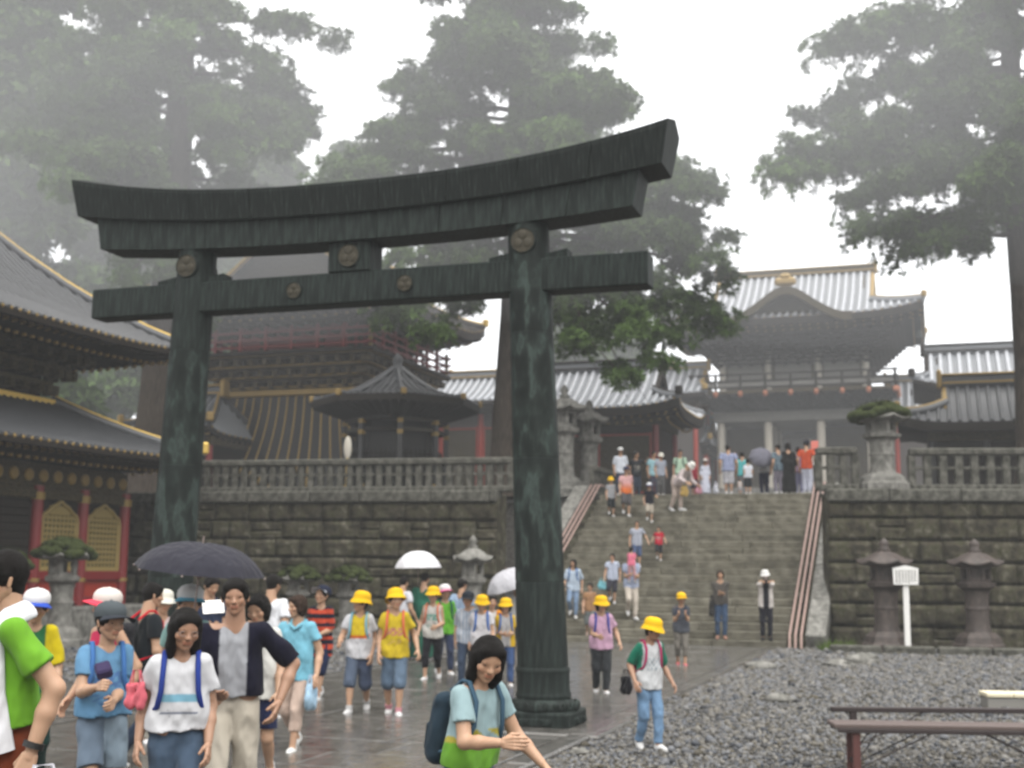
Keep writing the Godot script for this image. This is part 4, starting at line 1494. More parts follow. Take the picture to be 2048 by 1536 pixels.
	var names := ["tallest pale cedar fading into mist above the two-tiered hall", "pale cedar in mist between the hall roof and the great cedar", "grey cedar rising behind the hall's upper ridge at the picture edge", "misty cedar seen past the great cedar's boughs", "pale cedar at the picture's misty far edge", "faint cedar top between the two great crowns", "faint low cedar beyond the drum tower roof", "faint low cedar on the slope left of the great gate"]
	for i in far.size():
		var f: Array = far[i]
		tree("misty_cedar", names[i], Vector3(f[0], f[1], f[2]), f[3], .55, [], {"seed": f[4], "from": f[3] * .2, "wild": 62, "reach": 5.2, "tuft": tw, "sprig": .75, "clump": 1.6, "fill": .5, "dens": .8}, "cedars fading into the mist")
	# banks of mist among the crowns
	for b in [[Vector3(-15, 12.5, -30), Vector3(54, 10, 32), .0135], [Vector3(12, 13.5, -33), Vector3(74, 10, 36), .0042], [Vector3(16, 13, -27), Vector3(26, 9, 22), .011], [Vector3(0, 9, -70), Vector3(170, 24, 72), .0038]]:
		var v := FogVolume.new()
		v.name = numbered("mist_bank")
		v.shape = RenderingServer.FOG_VOLUME_SHAPE_ELLIPSOID
		v.size = b[1]
		v.position = b[0]
		var fm := FogMaterial.new()
		fm.albedo = Color(.97, .98, 1.0)
		fm.density = b[2]
		v.material = fm
		add_child(v)
		kind(v, "stuff", "bank of pale mist drifting among the cedar crowns", "mist")

# ---------------------------------------------------------------- lanterns, posts, benches
func lantern(label: String, pos: Vector3, h: float, m: Material, o := {}) -> void:
	var t := thing("stone_lantern" if not o.has("iron") else "iron_lantern", label, "lantern", pos, o.get("turn", YAW), o.get("group", ""))
	var w: float = o.get("wide", .5)      # half width of the roof
	var s := h / 2.3
	var g := G.new()
	g.lathe([Vector2(w * .95, 0), Vector2(w * .95, .16 * s), Vector2(w * .86, .2 * s), Vector2(w * .8, .32 * s), Vector2(w * .6, .42 * s)], 6, Transform3D(), true)
	obj("base", g, m, t)
	g = G.new()
	g.lathe([Vector2(w * .5, .42 * s), Vector2(w * .44, .55 * s), Vector2(w * .42, .85 * s), Vector2(w * .46, .88 * s), Vector2(w * .46, .92 * s), Vector2(w * .42, .95 * s), Vector2(w * .44, 1.2 * s), Vector2(w * .5, 1.26 * s)], 16)
	obj("shaft", g, m, t)
	g = G.new()
	g.lathe([Vector2(w * .46, 1.26 * s), Vector2(w * .68, 1.34 * s), Vector2(w * .7, 1.42 * s), Vector2(w * .56, 1.44 * s)], 6, Transform3D(), true)
	obj("platform", g, m, t)
	g = G.new()
	for k in 6:
		var f := TAU * k / 6
		g.box(Transform3D(Basis(Vector3.UP, -f), Vector3(cos(f), 0, sin(f)) * w * .47 + Vector3(0, 1.6 * s, 0)), Vector3(w * .16, .34 * s, w * .16), .01)
		var f2 := f + PI / 6
		for y in [1.47, 1.74]:
			g.box(Transform3D(Basis(Vector3.UP, -f2), Vector3(cos(f2), 0, sin(f2)) * w * .41 + Vector3(0, y * s, 0)), Vector3(w * .1, .07 * s, w * .46), .004)
		if k % 2: g.box(Transform3D(Basis(Vector3.UP, -f2), Vector3(cos(f2), 0, sin(f2)) * w * .4 + Vector3(0, 1.6 * s, 0)), Vector3(w * .06, .28 * s, w * .44))
	obj("fire_box", g, m, t)
	g = G.new()
	var rows := []
	for p in [[.5, 1.74], [1.0, 1.76], [1.02, 1.82], [.72, 1.92], [.4, 2.02], [.2, 2.06]]:
		var row := PackedVector3Array()
		for k in 24:
			var f := TAU * k / 24
			var c := pow(absf(cos(f * 3)), 4.0)
			var rr: float = p[0] * w * (.9 + .12 * c)
			row.append(Vector3(cos(f) * rr, (p[1] + (.07 * c if p[0] > .9 else 0.0)) * s, sin(f) * rr))
		rows.append(row)
	g.grid(rows, true)
	var rf := obj("roof", g, m, t)
	g = G.new()
	g.lathe([Vector2(w * .2, 2.04 * s), Vector2(w * .26, 2.1 * s), Vector2(w * .14, 2.13 * s), Vector2(w * .2, 2.2 * s), Vector2(w * .16, 2.26 * s), Vector2(0, 2.34 * s)], 12)
	if not o.has("moss"): put("finial", g.mesh(), m, rf)
	if o.has("moss"):
		# a cushion of moss and small ferns on the roof
		var r := RandomNumberGenerator.new()
		r.seed = int(pos.x * 100)
		g = G.new()
		for k in 60:
			var f := r.randf() * TAU
			var q := sqrt(r.randf()) * w * 1.02
			g.ball(Vector3(cos(f) * q, (1.83 + (1 - q * q / w / w) * .3) * s + r.randf() * .03, sin(f) * q), Vector3(1.2, .8, 1.2) * r.randf_range(.07, .13) * w / .5, 7, 5)
		for k in 420:
			var f := r.randf() * TAU
			var q := sqrt(r.randf()) * w
			var p := Vector3(cos(f) * q, (1.88 + (1 - q * q / w / w) * .32) * s, sin(f) * q)
			var d := Vector3(cos(f) * r.randf(), r.randf_range(.3, 1), sin(f) * r.randf()).normalized() * r.randf_range(.07, .16)
			g.tri(p - Vector3(.012, 0, .01), p + d, p + Vector3(.012, 0, .01))
		kind(put("moss_cap", g.mesh(), M.moss, rf), "stuff")

func street_things() -> void:
	lantern("mossy stone lantern in front of the gilded lattice windows", Vector3(-8.84, 0, -25.0), 2.25, M.grey_stone, {"moss": 1, "wide": .52, "group": "stone lanterns"})
	lantern("mossy stone lantern by the dark shutters, behind the youth in green", Vector3(-8.75, 0, -21.8), 1.95, M.grey_stone, {"moss": 1, "wide": .46, "group": "stone lanterns"})
	lantern("squat moss-capped lantern under the wall, nearer the black umbrella", Vector3(-4.72, 0, -28.2), 1.72, M.grey_stone, {"moss": 1, "wide": .44, "group": "stone lanterns"})
	lantern("squat moss-capped lantern under the wall, nearer the white umbrella", Vector3(-3.56, 0, -27.9), 1.7, M.grey_stone, {"moss": 1, "wide": .44, "group": "stone lanterns"})
	lantern("plain grey stone lantern under the wall beside the bronze pillar", Vector3(-.8, 0, -27.0), 2.3, M.grey_stone, {"wide": .44, "group": "stone lanterns"})
	lantern("dark reddish iron lantern just behind the white notice post", Vector3(7.77, 0, -26.2), 2.3, M.rusty_iron, {"wide": .55, "iron": 1, "group": "iron lanterns"})
	lantern("dark reddish iron lantern at the far right end of the wall", Vector3(9.65, 0, -26.2), 2.3, M.rusty_iron, {"wide": .55, "iron": 1, "group": "iron lanterns"})
	lantern("stone lantern with a bushy green moss cap on top of the right wall", Vector3(8.37, 3.45, -28.15), 2.05, M.grey_stone, {"moss": 1, "wide": .62, "group": "stone lanterns"})
	lantern("big dark-roofed lantern beside the stair head, nearer the bronze pillar", Vector3(1.55, TERRACE, -36.6), 3.3, M.grey_stone, {"wide": .66, "group": "stone lanterns"})
	lantern("big dark-roofed lantern at the stair head, nearer the crowd", Vector3(2.35, TERRACE, -37.6), 3.0, M.grey_stone, {"wide": .6, "group": "stone lanterns"})
	# ledge in front of the right wall
	var g := G.new()
	var ledge := thing("stone_ledge", "low kerb of grey stones below the two iron lanterns", "kerb")
	for k in 6:
		g = G.new()
		g.box(Transform3D(Basis(Vector3.UP, YAW + .11), Vector3(6.95 + k * 1.02, .05, -25.62 + k * .2)), Vector3(.99, .24, .34), .03)
		obj("kerb_stone", g, M.fence_stone, ledge)
	# white notice post
	var t := thing("notice_post", "slim white notice post with small peaked board before the iron lantern", "notice post", Vector3(8.05, 0, -25.75), YAW + .1)
	g = G.new()
	g.box(at(0, .78, 0), Vector3(.115, 1.56, .09), .012)
	obj("post", g, M.white_paint, t)
	g = G.new()
	g.prism(PackedVector2Array([Vector2(-.24, 1.38), Vector2(.24, 1.38), Vector2(.25, 1.71), Vector2(0, 1.77), Vector2(-.25, 1.71)]), .045, at(0, 0, .07))
	var bd := obj("board", g, M.white_paint, t)
	g = G.new()
	for i in 7:
		var y := 1.67
		while y > 1.43:
			var l := R.randf_range(.015, .035)
			g.box(at(-.18 + i * .06, y - l / 2, .094), Vector3(.024, l, .003))
			y -= l + .012
	kind(put("lettering", g.mesh(), M.dark_wood, bd), "stuff")
	t = thing("white_post", "plain white post among the crowd under the black umbrella", "post", Vector3(-5.3, 0, -20.0))
	g = G.new()
	g.box(at(0, .78, 0), Vector3(.075, 1.56, .07), .01)
	obj("post", g, M.white_paint, t)
	# pole with two signs at the head of the stairs
	t = thing("sign_post", "dark pole with round white sign and pink plate at the stair head", "sign", sp(2.9, TERRACE, 8.2), YAW)
	g = G.new()
	g.tube([Vector3(0, 0, 0), Vector3(0, 1.45, 0)], [.05], 10)
	g.lathe([Vector2(.22, 0), Vector2(.22, .04), Vector2(.05, .07)], 16)
	obj("pole", g, M.dark_wood, t)
	g = G.new()
	g.lathe([Vector2(.18, 0), Vector2(.18, .02)], 24, Transform3D(Basis(Vector3.RIGHT, PI / 2), Vector3(0, 1.02, .05)))
	obj("round_sign", g, M.white_paint, t)
	g = G.new()
	g.box(at(0, 1.4, .05), Vector3(.2, .22, .02), .004)
	obj("plate", g, M.pink_plate, t)
	# slender pole with a pale leaf-shaped head behind the fence
	t = thing("banner_pole", "slender gilt pole with pale leaf-shaped head before the drum tower", "pole", Vector3(-4.1, 3.5, -31.2))
	g = G.new()
	g.tube([Vector3(0, 0, 0), Vector3(0, .85, 0)], [.03], 8)
	obj("pole", g, M.gold, t)
	g = G.new()
	g.ball(Vector3(0, 1.08, 0), Vector3(.1, .3, .05), 10, 8)
	obj("pole_head", g, M.white_wood, t)
	# plank bench and rail
	t = thing("plank_bench", "low brown plank bench on steel legs at the lower right corner", "bench", Vector3(3.62, 0, -10.42), -.05)
	g = G.new()
	g.box(at(0, .385, .07), Vector3(2.0, .035, .14), .006)
	obj("plank", g, M.bench_wood, t)
	g = G.new()
	g.box(at(0, .385, -.09), Vector3(2.0, .035, .14), .006)
	obj("plank", g, M.bench_wood, t)
	g = G.new()
	for z in [-.15, .13]:
		g.box(at(0, .35, z), Vector3(1.94, .035, .03), .004)
	obj("frame", g, M.bench_steel, t)
	for x in [-.82, .82]:
		for z in [-.12, .1]:
			g = G.new()
			g.box(at(x, .17, z), Vector3(.06, .34, .04), .004)
			obj("leg", g, M.bench_rust if x < 0 else M.bench_steel, t)
		g = G.new()
		g.box(at(x, .1, -.01), Vector3(.03, .03, .22), .003)
		obj("stretcher", g, M.bench_steel, t)
		for z in [-.12, .1]:
			g = G.new()
			g.tube([Vector3(x * .96, .06, z), Vector3(x * .25, .34, z)], [.006], 6)
			obj("brace", g, M.bench_steel, t)
			g = G.new()
			g.tube([Vector3(x * .97, .14, z), Vector3(x * .78, .35, z)], [.005], 6)
			obj("brace", g, M.bench_steel, t)
	t = thing("steel_rail", "dark steel rail on thin legs standing behind the plank bench", "rail", Vector3(3.82, 0, -11.35), .0)
	g = G.new()
	g.box(at(0, .41, 0), Vector3(1.95, .045, .06), .006)
	obj("bar", g, M.bench_steel, t)
	for x in [-.78, .78]:
		g = G.new()
		g.box(at(x, .2, 0), Vector3(.06, .4, .05), .004)
		obj("leg", g, M.bench_steel, t)
		g = G.new()
		g.tube([Vector3(x, .08, 0), Vector3(x * .2, .39, 0)], [.006], 6)
		obj("brace", g, M.bench_steel, t)
	t = thing("low_box", "low grey box with cream lid lying on the gravel behind the rail", "box", Vector3(6.05, 0, -15.5), YAW * .3)
	g = G.new()
	g.box(at(0, .07, 0), Vector3(.6, .15, .34), .01)
	obj("body", g, M.box_grey, t)
	for s in [-1, 1]:
		g = G.new()
		g.box(at(s * .157, .17, 0), Vector3(.305, .05, .38), .008)
		obj("lid", g, M.cream, t)
	var ri := 0
	for p in [[Vector3(4.15, .05, -21.2), .2, "flat grey boulder by the path edge near the stair foot"], [Vector3(6.3, .05, -22.8), .32, "long grey boulder below the handrail foot"], [Vector3(3.35, .05, -15.9), .15, "pale round boulder on the gravel, right of the child in jeans"], [Vector3(5.7, .03, -22.0), .22, "dark flat boulder beside the long grey one"], [Vector3(.62, .03, -11.3), .07, "dark fist-sized stone at the gravel edge in front of the pillar"]]:
		g = G.new()
		g.join(rock_mesh(70 + ri, 2, .5), Transform3D(Basis(Vector3.UP, ri).scaled(Vector3(1.3, .9, 1) * p[1]), Vector3.ZERO))
		var o := obj("boulder", g, M.grey_stone)
		o.position = p[0]
		tag(o, p[2], "boulder")
		ri += 1
	# weeds at the wall foot
	g = G.new()
	for k in 420:
		var c: Array = [[Vector3(6.75, 0, -26.35), .3], [Vector3(7.0, .0, -26.9), .35], [Vector3(6.6, 0, -26.2), .2]][k % 3]
		var p: Vector3 = c[0] + Vector3(R.randf_range(-1, 1), 0, R.randf_range(-1, 1)) * c[1]
		var d := Vector3(R.randf_range(-.6, .6), R.randf_range(.5, 1), R.randf_range(-.6, .6)) * R.randf_range(.12, .34)
		var sd := Vector3(R.randf_range(-1, 1), 0, R.randf_range(-1, 1)).normalized() * .012
		g.col = Color(.07, .12, .02).lerp(Color(.11, .16, .035), R.randf())
		g.tri(p - sd, p + d, p + sd)
	kind(obj("weeds", g, M.plain), "stuff", "bright green weeds at the foot of the right handrail", "weeds")
# ---------------------------------------------------------------- people
# Joins tapered capsules with a smooth minimum and meshes the field with surface nets.
# A capsule is [a, b, radius a, radius b, mode, depth squash]; mode 0 round, 1 cut flat at b, 2 taken away
func sdf(g: G, prims: Array, cell: float, k: float, tint: Callable, amp := 0.0, wave := 30.0) -> void:
	var lo := Vector3(1e9, 1e9, 1e9)
	var hi := -lo
	for p in prims:
		if p[4] == 2: continue
		var r: float = maxf(p[2], p[3]) + cell * 2.5
		var rv := Vector3(r, r, r)
		lo = lo.min(p[0] - rv).min(p[1] - rv)
		hi = hi.max(p[0] + rv).max(p[1] + rv)
	var nx := int((hi.x - lo.x) / cell) + 2
	var ny := int((hi.y - lo.y) / cell) + 2
	var nz := int((hi.z - lo.z) / cell) + 2
	var sy := nx
	var sz := nx * ny
	var f := PackedFloat32Array()
	f.resize(nx * ny * nz)
	f.fill(9.0)
	for pass_ in 2:
		for p in prims:
			var sub: bool = p[4] == 2
			if sub != (pass_ == 1): continue
			var a: Vector3 = p[0]
			var ba: Vector3 = p[1] - a
			var ra: float = p[2]
			var dr: float = p[3] - ra
			var flat: bool = p[4] == 1
			var sq: float = p[5] if p.size() > 5 else 1.0
			var bb := maxf(ba.dot(ba), 1e-9)
			var bl := sqrt(bb)
			var m := maxf(p[2], p[3]) + k + cell * 2.5
			var l := ((a.min(p[1]) - Vector3(m, m, m) - lo) / cell).floor()
			var h := ((a.max(p[1]) + Vector3(m, m, m) - lo) / cell).ceil()
			var x0 := maxi(int(l.x), 0)
			var x1 := mini(int(h.x), nx - 1)
			var y0 := maxi(int(l.y), 0)
			var y1 := mini(int(h.y), ny - 1)
			for z in range(maxi(int(l.z), 0), mini(int(h.z), nz - 1) + 1):
				for y in range(y0, y1 + 1):
					var i := z * sz + y * sy + x0
					var q := Vector3(lo.x + x0 * cell, lo.y + y * cell, lo.z + z * cell) - a
					q.z /= sq
					for x in range(x0, x1 + 1):
						var t := q.dot(ba) / bb
						var tc := clampf(t, 0.0, 1.0)
						var d := ((q - ba * tc).length() - ra - dr * tc) * sq
						if flat: d = maxf(d, (t - 1.0) * bl)
						var e := f[i]
						if sub:
							f[i] = maxf(e, -d)
						else:
							var w := k - absf(e - d)
							f[i] = minf(e, d) - (w * w * 0.25 / k if w > 0.0 else 0.0)
						i += 1
						q.x += cell
	if amp > 0.0:
		for z in nz:
			for y in ny:
				var i := z * sz + y * sy
				var py := lo.y + y * cell
				var pz := lo.z + z * cell
				for x in nx:
					if absf(f[i]) < amp + cell * 2.0:
						var px := lo.x + x * cell
						f[i] += amp * sin(wave * (py + .35 * px) + 3.0 * sin(wave * .45 * px + 2.0 * pz)) * sin(wave * .6 * (px - pz) + 1.3)
					i += 1
	var vid := PackedInt32Array()
	vid.resize(f.size())
	vid.fill(-1)
	var live := PackedInt32Array()
	var far := cell * 2.6
	for z in nz - 1:
		for y in ny - 1:
			var i := z * sz + y * sy - 1
			for x in nx - 1:
				i += 1
				var a := f[i]
				if absf(a) > far: continue
				var b := f[i + 1]
				var c := f[i + sy]
				var d := f[i + sy + 1]
				var e := f[i + sz]
				var h := f[i + sz + 1]
				var m := f[i + sz + sy]
				var o := f[i + sz + sy + 1]
				var n := int(a < 0) + int(b < 0) + int(c < 0) + int(d < 0) + int(e < 0) + int(h < 0) + int(m < 0) + int(o < 0)
				if n == 0 or n == 8: continue
				var s := Vector3.ZERO
				var w := 0
				if (a < 0) != (b < 0): s += Vector3(a / (a - b), 0, 0); w += 1
				if (c < 0) != (d < 0): s += Vector3(c / (c - d), 1, 0); w += 1
				if (e < 0) != (h < 0): s += Vector3(e / (e - h), 0, 1); w += 1
				if (m < 0) != (o < 0): s += Vector3(m / (m - o), 1, 1); w += 1
				if (a < 0) != (c < 0): s += Vector3(0, a / (a - c), 0); w += 1
				if (b < 0) != (d < 0): s += Vector3(1, b / (b - d), 0); w += 1
				if (e < 0) != (m < 0): s += Vector3(0, e / (e - m), 1); w += 1
				if (h < 0) != (o < 0): s += Vector3(1, h / (h - o), 1); w += 1
				if (a < 0) != (e < 0): s += Vector3(0, 0, a / (a - e)); w += 1
				if (b < 0) != (h < 0): s += Vector3(1, 0, b / (b - h)); w += 1
				if (c < 0) != (m < 0): s += Vector3(0, 1, c / (c - m)); w += 1
				if (d < 0) != (o < 0): s += Vector3(1, 1, d / (d - o)); w += 1
				var p := lo + (Vector3(x, y, z) + s / w) * cell
				vid[i] = g.v.size()
				g.v.append(p)
				var nn := Vector3(b + d + h + o - a - c - e - m, c + d + m + o - a - b - e - h, e + h + m + o - a - b - c - d)
				g.n.append(nn.normalized())
				g.c.append(tint.call(p))
				live.append(i)
	for i in live:
		var s := f[i] < 0
		for ax in 3:
			var step: int = [1, sy, sz][ax]
			if (f[i + step] < 0) == s: continue
			var u: int = [sy, sz, 1][ax]
			var w: int = [sz, 1, sy][ax]
			if i - u - w < 0: continue
			var q := [vid[i], vid[i - u], vid[i - u - w], vid[i - w]]
			if q[0] < 0 or q[1] < 0 or q[2] < 0 or q[3] < 0: continue
			if s: g.ix.append_array(PackedInt32Array([q[0], q[3], q[2], q[0], q[2], q[1]]))
			else: g.ix.append_array(PackedInt32Array([q[0], q[1], q[2], q[0], q[2], q[3]]))

var hands := {}
var heads := {}
var hairs := {}
var extra := {}

func make_hand(curl: Array) -> G:
	var p := [[Vector3(0, .12, 0), Vector3(0, -.08, 0), .135, .13, 0]]
	var zs := [.17, .06, -.055, -.16]
	var ln := [.42, .48, .44, .34]
	for i in 4:
		p.append([Vector3(0, -.06, zs[i] * .55), Vector3(.01, -.47, zs[i]), .1, .078, 0])
		var q := Vector3(.01, -.48, zs[i])
		var a := 0.0
		for j in 3:
			a += deg_to_rad(curl[j] * (1.0 + .1 * i))
			var e: Vector3 = q + Vector3(-sin(a), -cos(a), zs[i] * .12) * ln[i] * [.44, .32, .24][j]
			p.append([q, e, [.066, .06, .054][j], [.06, .054, .046][j], 0])
			q = e
	var c: float = curl[0] / 60.0
	var t1 := Vector3(-.1 - .04 * c, -.3, .3 - .08 * c)
	var t2 := Vector3(-.2 - .12 * c, -.47, .34 - .2 * c)
	p.append([Vector3(-.02, -.08, .1), t1, .1, .075, 0])
	p.append([t1, t2, .07, .055, 0])
	var g := G.new()
	sdf(g, p, .034, .025, func(_q): return Color.WHITE)
	return g

func make_head(w: float) -> G:
	var p := [
		[Vector3(0, .13, -.08), Vector3(0, .13, .03), .35, .325, 0],
		[Vector3(0, .05, .1), Vector3(0, -.25, .13), .255, .19, 0],
		[Vector3(-.17 * w, -.18, .0), Vector3(-.05, -.36, .17), .115, .09, 0], [Vector3(.17 * w, -.18, .0), Vector3(.05, -.36, .17), .115, .09, 0],
		[Vector3(0, -.3, .16), Vector3(0, -.385, .235), .13, .085, 0],
		[Vector3(-.15 * w, -.1, .2), Vector3(-.13, -.12, .2), .115, .115, 0], [Vector3(.15 * w, -.1, .2), Vector3(.13, -.12, .2), .115, .115, 0],
		[Vector3(-.15, .075, .265), Vector3(.15, .075, .265), .065, .065, 0],
		[Vector3(0, .02, .335), Vector3(0, -.115, .385), .034, .054, 0],
		[Vector3(-.045, -.125, .355), Vector3(.045, -.125, .355), .037, .037, 0],
		[Vector3(-.06, -.222, .318), Vector3(.06, -.222, .318), .034, .034, 0], [Vector3(-.05, -.272, .312), Vector3(.05, -.272, .312), .036, .036, 0],
		[Vector3(-.345, .03, -.03), Vector3(-.35, -.11, -.01), .055, .04, 0], [Vector3(.345, .03, -.03), Vector3(.35, -.11, -.01), .055, .04, 0],
		[Vector3(0, -.25, -.06), Vector3(0, -.6, -.08), .18, .165, 0]]
	var g := G.new()
	sdf(g, p, .03, .05, func(q):
		var lips: bool = absf(q.y + .247) < .05 and absf(q.x) < .1 and q.z > .31
		var cheek: float = clampf(1.0 - Vector2(absf(q.x) - .2, q.y + .12).length() / .12, 0, 1) if q.z > 0 else 0.0
		var c := Color(1, .98 - .1 * cheek, .97 - .12 * cheek)
		return Color(.9, .66, .62) if lips else c)
	return g

func make_hair(style: String) -> G:
	var p := [
		[Vector3(0, .16, -.09), Vector3(0, .15, .02), .385, .36, 0],
		[Vector3(0, .05, -.14), Vector3(0, -.16, -.15), .33, .24, 0],
		[Vector3(-.31, .08, .0), Vector3(-.32, -.02, .02), .09, .06, 0], [Vector3(.31, .08, .0), Vector3(.32, -.02, .02), .09, .06, 0],
		[Vector3(-.2, .28, .22), Vector3(.2, .28, .22), .13, .13, 0]]
	if style in ["bob", "long"]:
		var y := -.3 if style == "bob" else -.66
		for s in [-1, 1]:
			p.append([Vector3(s * .29, .1, .02), Vector3(s * .31, y * .6, .03), .13, .125, 0])
			p.append([Vector3(s * .31, y * .6, .03), Vector3(s * .26, y, -.02), .125, .08, 0])
			p.append([Vector3(s * .15, .0, -.2), Vector3(s * .14, y, -.18), .24, .16, 0])
	if style == "tail":
		p.append([Vector3(0, .05, -.42), Vector3(0, -.25, -.5), .12, .13, 0])
		p.append([Vector3(0, -.25, -.5), Vector3(0, -.6, -.42), .13, .04, 0])
	p.append([Vector3(0, -.03, .46), Vector3(0, -.5, .42), .31, .26, 2])
	var g := G.new()
	sdf(g, p, .034, .06, func(_q): return Color.WHITE * R.randf_range(.7, 1.4), .007, 40.0)
	return g

func prepare_people() -> void:
	hands.rest = make_hand([14, 22, 16])
	hands.grip = make_hand([62, 80, 50])
	hands.open = make_hand([4, 8, 6])
	heads.adult = make_head(1.0)
	heads.child = make_head(1.12)
	for s in ["short", "bob", "long", "tail"]: hairs[s] = make_hair(s)
	# small features, in head heights
	for s in [-1, 1]:
		var g := G.new()
		g.col = Color(.3, .27, .24)
		g.ball(Vector3(s * .135, -.008, .268), Vector3(.056, .026, .048), 12, 8)
		g.col = Color(.015, .01, .008)
		g.ball(Vector3(s * .133, -.008, .301), Vector3(.03, .028, .02), 10, 6)
		extra["eye%d" % s] = g.mesh()
		g = G.new()
		g.tube([Vector3(s * .06, .07, .342), Vector3(s * .13, .092, .33), Vector3(s * .2, .075, .285)], [.016, .018, .01], 5)
		g.tube([Vector3(s * .07, .002, .318), Vector3(s * .105, .02, .325), Vector3(s * .15, .022, .32), Vector3(s * .2, .004, .285)], [.008, .012, .012, .008], 5)
		extra["brow%d" % s] = g.mesh()
	var g := G.new()
	g.col = Color(.14, .035, .03)
	g.tube([Vector3(-.07, -.246, .325), Vector3(0, -.247, .352), Vector3(.07, -.246, .325)], [.007, .011, .007], 5)
	extra.mouth = g.mesh()
	# hats, in head heights
	g = G.new()
	var rows := []
	for pr in [[.57, .0], [.52, .09], [.445, .19], [.43, .24], [.425, .38], [.37, .5], [.23, .58], [.02, .605]]:
		var row := PackedVector3Array()
		for k in 28:
			var f := TAU * k / 28
			var dip: float = .05 * cos(f * 2) if pr[0] > .5 else 0.0
			row.append(Vector3(cos(f) * pr[0] * .93, pr[1] + dip, sin(f) * pr[0] * 1.04 - .03))
		rows.append(row)
	g.grid(rows, true)
	rows.clear()
	for pr in [[.55, -.005], [.42, .19], [.4, .3]]:
		var row := PackedVector3Array()
		for k in 28:
			var f := TAU * k / 28
			row.append(Vector3(cos(f) * pr[0] * .93, pr[1] + (.05 * cos(f * 2) if pr[0] > .5 else 0.0), sin(f) * pr[0] * 1.04 - .03))
		rows.append(row)
	g.grid(rows, true)
	extra.brim_hat = g.mesh()
	g = G.new()
	g.lathe([Vector2(.425, .2), Vector2(.43, .23)], 28, Transform3D(Basis.from_scale(Vector3(.94, 1, 1.05)), Vector3(0, 0, -.03)), false, 0, false)
	g.lathe([Vector2(.432, .23), Vector2(.43, .27)], 28, Transform3D(Basis.from_scale(Vector3(.94, 1, 1.05)), Vector3(0, 0, -.03)), false, 0, false)
	extra.hat_band = g.mesh()
	g = G.new()
	g.lathe([Vector2(.415, .14), Vector2(.43, .24), Vector2(.415, .36), Vector2(.33, .48), Vector2(.18, .55), Vector2(.03, .57)], 24, Transform3D(Basis.from_scale(Vector3(.94, 1, 1.04)), Vector3(0, 0, -.03)))
	g.ball(Vector3(0, .57, -.03), Vector3(.04, .025, .04), 8, 5)
	extra.cap_crown = g.mesh()
	g = G.new()
	rows.clear()
	for j in 4:
		var row := PackedVector3Array()
		for k in 13:
			var a := lerpf(-1.15, 1.15, k / 12.0)
			var rr: float = lerpf(.36, .36 + .36 * pow(cos(a * .95), .7), j / 3.0)
			row.append(Vector3(sin(a) * rr * .98, .19 - j * .022 - .12 * pow(absf(sin(a)), 2) * j / 3.0, cos(a) * rr))
		rows.append(row)
	g.grid(rows)
	for r in rows.size():
		for k in rows[r].size(): rows[r][k] -= Vector3(0, .022, 0)
	g.grid(rows, false, true)
	extra.cap_visor = g.mesh()
	# a shoe one unit long: heel at the back, toe towards +z, sole at y = 0
	g = G.new()
	sdf(g, [[Vector3(0, .17, -.22), Vector3(0, .15, .1), .16, .17, 0], [Vector3(0, .15, .1), Vector3(0, .1, .5), .17, .115, 0], [Vector3(0, .3, -.22), Vector3(0, .36, -.2), .15, .15, 0]], .045, .06, func(q): return Color.WHITE * (.35 if q.y < .05 else 1.0))
	extra.shoe = g.mesh()

func bend(a: Vector3, b: Vector3, l1: float, l2: float, hint: Vector3) -> Array:
	var d := b - a
	var l := clampf(d.length(), absf(l1 - l2) + .001, (l1 + l2) * .998)
	var n := d.normalized()
	var e := a + n * l
	var x := (l1 * l1 - l2 * l2 + l * l) / (2 * l)
	var h := sqrt(maxf(l1 * l1 - x * x, 0))
	var s := (hint - n * hint.dot(n)).normalized()
	return [a + n * x + s * h, e]

const SKINS := [Color(.40, .245, .16), Color(.44, .28, .19), Color(.31, .18, .115)]

